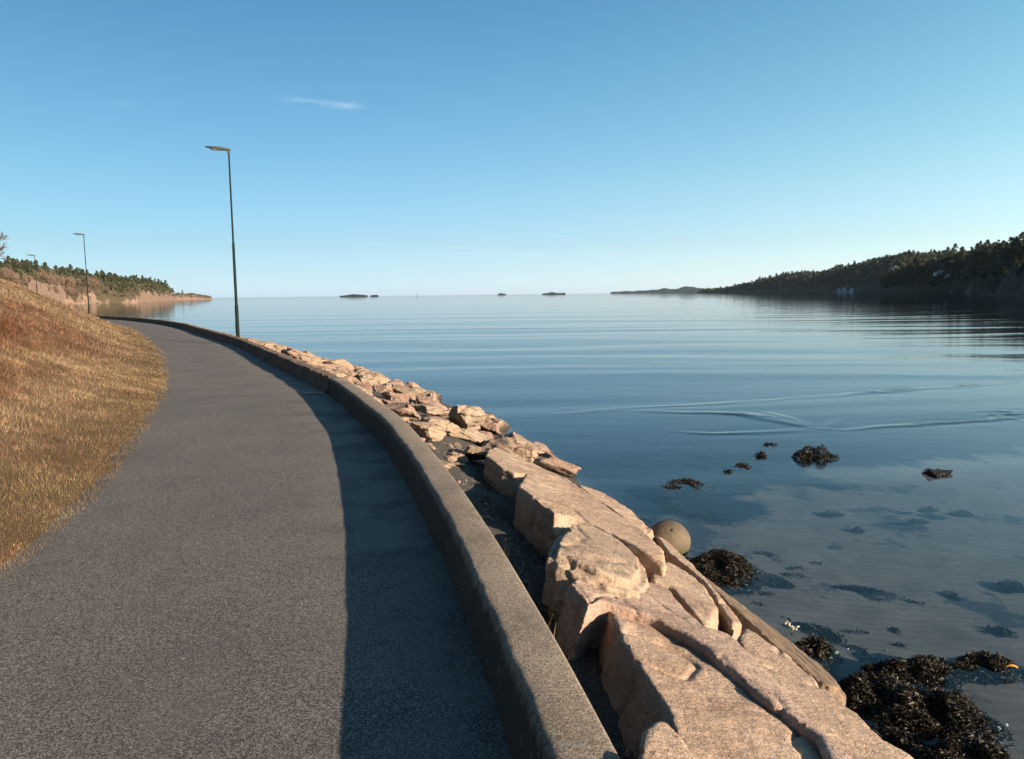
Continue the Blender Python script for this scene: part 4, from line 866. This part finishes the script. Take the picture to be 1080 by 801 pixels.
scatter(gB, 18, 960, 1090, .03, .2, .9, 1.3, SHR, 'grey bare tree low on the shaded nearer hill', 'bare tree', 'bare trees on the shaded nearer hill')
scatter(gA, 22, 900, 985, .06, .4, 1.5, 2.4, SHR, 'pale bare tree catching sun on the far hill', 'bare tree', 'sunlit bare trees on the far hill')
scatter(gC, 14, 1062, 1120, .45, .62, .3, .5, PROT, 'small pine on the rocky spur at the right edge', 'pine tree', 'pines on the rocky spur')
# the wood covering the far hill reads as one mass
V = []; r = np.random.default_rng(5); cs = []; rs = []
for i in range(2600):
    px = 738 + (1035 - 738) * r.random(); t = .03 + .6 * r.random(); p = gA(px, t)
    if px > 895 and px < 985 and t < .3 and r.random() < .6: continue
    if 872 < px < 915 and t < .05: continue
    hgt = r.uniform(2, 7) * (.55 if px < 780 else 1); cs.append((p.x, p.y, p.z + hgt)); rs.append(r.uniform(2.4, 4.6) * (.6 if px < 780 else 1))
V, Fq = quads_cloud(cs, rs, 12, 1.5, 6, .9); me = npmesh('wood', V, Fq, False); meta(link('wood', me, MAT_PINE), 'dense far pine wood covering the long hill across the water', 'wood', kind='stuff')
cs = []; rs = []
for i in range(1500):
    px = 925 + (1110 - 925) * r.random(); t = .04 + .56 * r.random(); p = gB(px, t)
    if p.z < WATER + 2: continue
    cs.append((p.x, p.y, p.z + r.uniform(.8, 3.5))); rs.append(r.uniform(1.3, 2.6))
V, Fq = quads_cloud(cs, rs, 14, .8, 7, .9); me = npmesh('undergrowth', V, Fq, False); meta(link('undergrowth', me, MAT_PINE), 'dark undergrowth and young pines massed on the shaded nearer hill', 'undergrowth', kind='stuff')
cs = []; rs = []
for i in range(1500):
    px = -10 + 195 * r.random(); t = .025 + .55 * r.random() ** 1.1; p = gHL(px, t)
    if (px > 100 and t < .10 and r.random() < .5) or (px < 100 and t < .12): continue
    cs.append((p.x, p.y, p.z + r.uniform(.4, 2.2))); rs.append(r.uniform(1.1, 2.2))
V, Fq = quads_cloud(cs, rs, 14, .6, 8, .9); me = npmesh('undergrowth', V, Fq, False); meta(link('undergrowth', me, MAT_PINE), 'young pines and juniper massed between the trees on the left headland', 'undergrowth', kind='stuff')

# bare tree at the left edge, real branching
def bare_tree(x, y, z, H, lab):
    root = bpy.data.objects.new('bare_tree', None); C.objects.link(root); root.location = (x, y, z); r = random.Random(3)
    def tube(bm, a, b, ra, rb):
        d = b - a; L = d.length
        if L < 1e-4: return
        m = Matrix.Translation((a + b) / 2) @ d.to_track_quat('Z', 'Y').to_matrix().to_4x4(); bmesh.ops.create_cone(bm, cap_ends=False, segments=5, radius1=ra, radius2=rb, depth=L, matrix=m)
    bt = bmesh.new(); bc = bmesh.new()
    def grow(p, d, L, ra, lv):
        b = p + d * L; tube(bt if lv < 1 else bc, p, b, ra, ra * .7)
        if lv >= 6: return
        for k in range(3 if lv < 5 else 2):
            ax = Vector((r.gauss(0, 1), r.gauss(0, 1), r.gauss(0, .6))).normalized(); nd = (d + ax * r.uniform(.45, .85)).normalized(); nd.z = nd.z * .9 + .12; grow(b, nd.normalized(), L * r.uniform(.62, .82), ra * .62, lv + 1)
    grow(Vector((0, 0, -.5)), Vector((.02, 0, 1)), H * .26, .14, 0)
    bmobj('trunk', bt, MAT_BARK, root); bmobj('crown', bc, simple('grey_twigs', (.075, .055, .045)), root); meta(root, lab, 'bare tree')
bare_tree(-39.6, 58, 3.2, 5.0, 'leafless branching tree on top of the grass bank at the left edge')

# ------------------------------------------------------------------ buildings across the water
def house(x, y, z, w, d, h, rh, rz, wc, rc, name, lab, cat, group=None):
    root = bpy.data.objects.new(name, None); C.objects.link(root); root.location = (x, y, z); root.rotation_euler = (0, 0, rz)
    bm = bmesh.new(); v = [bm.verts.new(c) for c in ((-w/2, -d/2, 0), (w/2, -d/2, 0), (w/2, d/2, 0), (-w/2, d/2, 0), (-w/2, -d/2, h), (w/2, -d/2, h), (w/2, d/2, h), (-w/2, d/2, h), (0, -d/2, h + rh), (0, d/2, h + rh))]
    for f in ((0, 1, 5, 8, 4), (2, 3, 7, 9, 6), (1, 2, 6, 5), (3, 0, 4, 7), (4, 8, 9, 7), (5, 6, 9, 8), (3, 2, 1, 0)): bm.faces.new([v[i] for i in f])
    bmobj('wall', bm, simple('painted_wood', wc, .7), root)
    bm = bmesh.new(); e = .5
    for sgn in (-1, 1):
        a = [bm.verts.new(c) for c in ((0, -d/2 - e, h + rh + .15), (sgn * (w/2 + e), -d/2 - e, h - e * rh / (w/2) + .15), (sgn * (w/2 + e), d/2 + e, h - e * rh / (w/2) + .15), (0, d/2 + e, h + rh + .15))]; bm.faces.new(a)
    bmesh.ops.recalc_face_normals(bm, faces=bm.faces); ro = bmobj('roof', bm, simple('roof_tiles', rc, .8), root); sm = ro.modifiers.new('t', 'SOLIDIFY'); sm.thickness = .2
    def panel(nm, cx, cz, ww, hh, col):
        bm = bmesh.new(); bmesh.ops.create_cube(bm, size=1, matrix=Matrix.Translation((cx, -d/2 - .03, cz)) @ Matrix.Diagonal((ww, .08, hh, 1))); bmobj(nm, bm, simple(nm, col, .4), root)
    panel('door', -w * .18, 1.1, w * .26, 2.1, (.05, .04, .035)); panel('window', w * .24, h * .55, w * .2, 1.1, (.03, .04, .05)); 
    if h > 3.5: panel('window', 0, h * .95, w * .16, 1., (.03, .04, .05))
    return meta(root, lab, cat, group)
def face_cam(p): return math.atan2(-p.x, p.y) 
BH_ = [(880.5, .0, (.55, .57, .6), 'white boathouse, leftmost in the row at the foot of the far hill', 6), (886.5, .0, (.48, .50, .50), 'grey boathouse, second from the left in the row', 7), (894, .0, (.5, .52, .55), 'white boathouse in the middle of the row', 6), (900, .012, (.42, .16, .10), 'rust red boathouse right of the middle white one', 6), (905, .0, (.35, .28, .22), 'brown boathouse, fifth in the row', 5.5), (910, .0, (.60, .63, .66), 'pale boathouse at the right end of the row', 5.5)]
for i, (px, t, c_, lab, w) in enumerate(BH_):
    p = gA(px, .0); dd = p.xy.length; q = Vector((p.x, p.y, 0)) * ((dd - 6) / dd); house(q.x, q.y, WATER + .6, w, 9, 4.0 + (i % 2), 2.8, face_cam(q) + random.uniform(-.3, .3), c_, (.06, .05, .05), 'boathouse', lab, 'boathouse', 'boathouses at the foot of the far hill')
# low quay below them
qa = gA(877, 0); qb = gA(915, 0)
k1 = (Vector((qa.x, qa.y)) * .990, Vector((qb.x, qb.y)) * .990); meta(ribbon_box('quay', [tuple(k1[0]), tuple((k1[0] + k1[1]) / 2), tuple(k1[1])], 9, WATER - 1, WATER + .62, simple('quay_stone', (.42, .42, .42))), 'low pale quay under the row of boathouses', 'quay')
p = gA(937, .22); house(p.x, p.y, p.z - .5, 10, 9, 7, 4, face_cam(p) + .6, (.62, .48, .38), (.20, .12, .09), 'house', 'sunlit pale pink house high among trees on the far hill', 'house')
p = gB(986, .16); house(p.x, p.y, p.z - .5, 10, 7, 3.2, 2, face_cam(p) + .2, (.42, .43, .45), (.10, .10, .11), 'house', 'wide white house on the shaded nearer hill, left of its neighbour', 'house')
p = gB(994, .14); house(p.x, p.y, p.z - .5, 6, 6, 3, 2., face_cam(p), (.38, .39, .40), (.10, .10, .11), 'house', 'small white house just right of the wide white house', 'house')
p = gA(790, .3); house(p.x, p.y, p.z + 4, 9, 8, 5, 3, face_cam(p), (.8, .8, .8), (.2, .15, .13), 'house', 'tiny white house on the low end of the far hill', 'house')
# flagpole and sea mark
bm = bmesh.new(); cyl(bm, .22, .14, 0, 20, 8); p = gA(819, .03); o = bmobj('flagpole', bm, simple('white_paint', (.4, .4, .4)), None); o.location = p; meta(o, 'thin pale flagpole near the shore of the far hill', 'flagpole')
bm = bmesh.new(); cyl(bm, .9, .5, -2, 7, 10); cyl(bm, 1.2, 1.2, 7, 8.2, 10); a_ = pix_dir(442); o = bmobj('sea_mark', bm, simple('sea_mark', (.10, .07, .06)), None); o.location = (1900 * math.sin(a_), 1900 * math.cos(a_), WATER); meta(o, 'thin navigation post on the horizon between the islets', 'sea mark')
for pr in PROT + SHR:
    if pr not in first:
        for ch in list(pr.children): bpy.data.objects.remove(ch)
        bpy.data.objects.remove(pr)

# thin sea air: one even closed box round everything
bm = bmesh.new(); bmesh.ops.create_cube(bm, size=1, matrix=Matrix.Translation((0, 0, 70)) @ Matrix.Diagonal((28000, 28000, 160, 1)))
hz = NM('sea_air'); hv = hz.n('ShaderNodeVolumePrincipled'); hv.inputs['Color'].default_value = (.62, .82, 1., 1); hv.inputs['Density'].default_value = 1.8e-5; hv.inputs['Anisotropy'].default_value = 0
hz.t.links.new(hv.outputs[0], hz.out.inputs['Volume']); meta(bmobj('haze', bm, hz.m), 'thin pale sea haze over the whole bay', 'haze', kind='stuff')
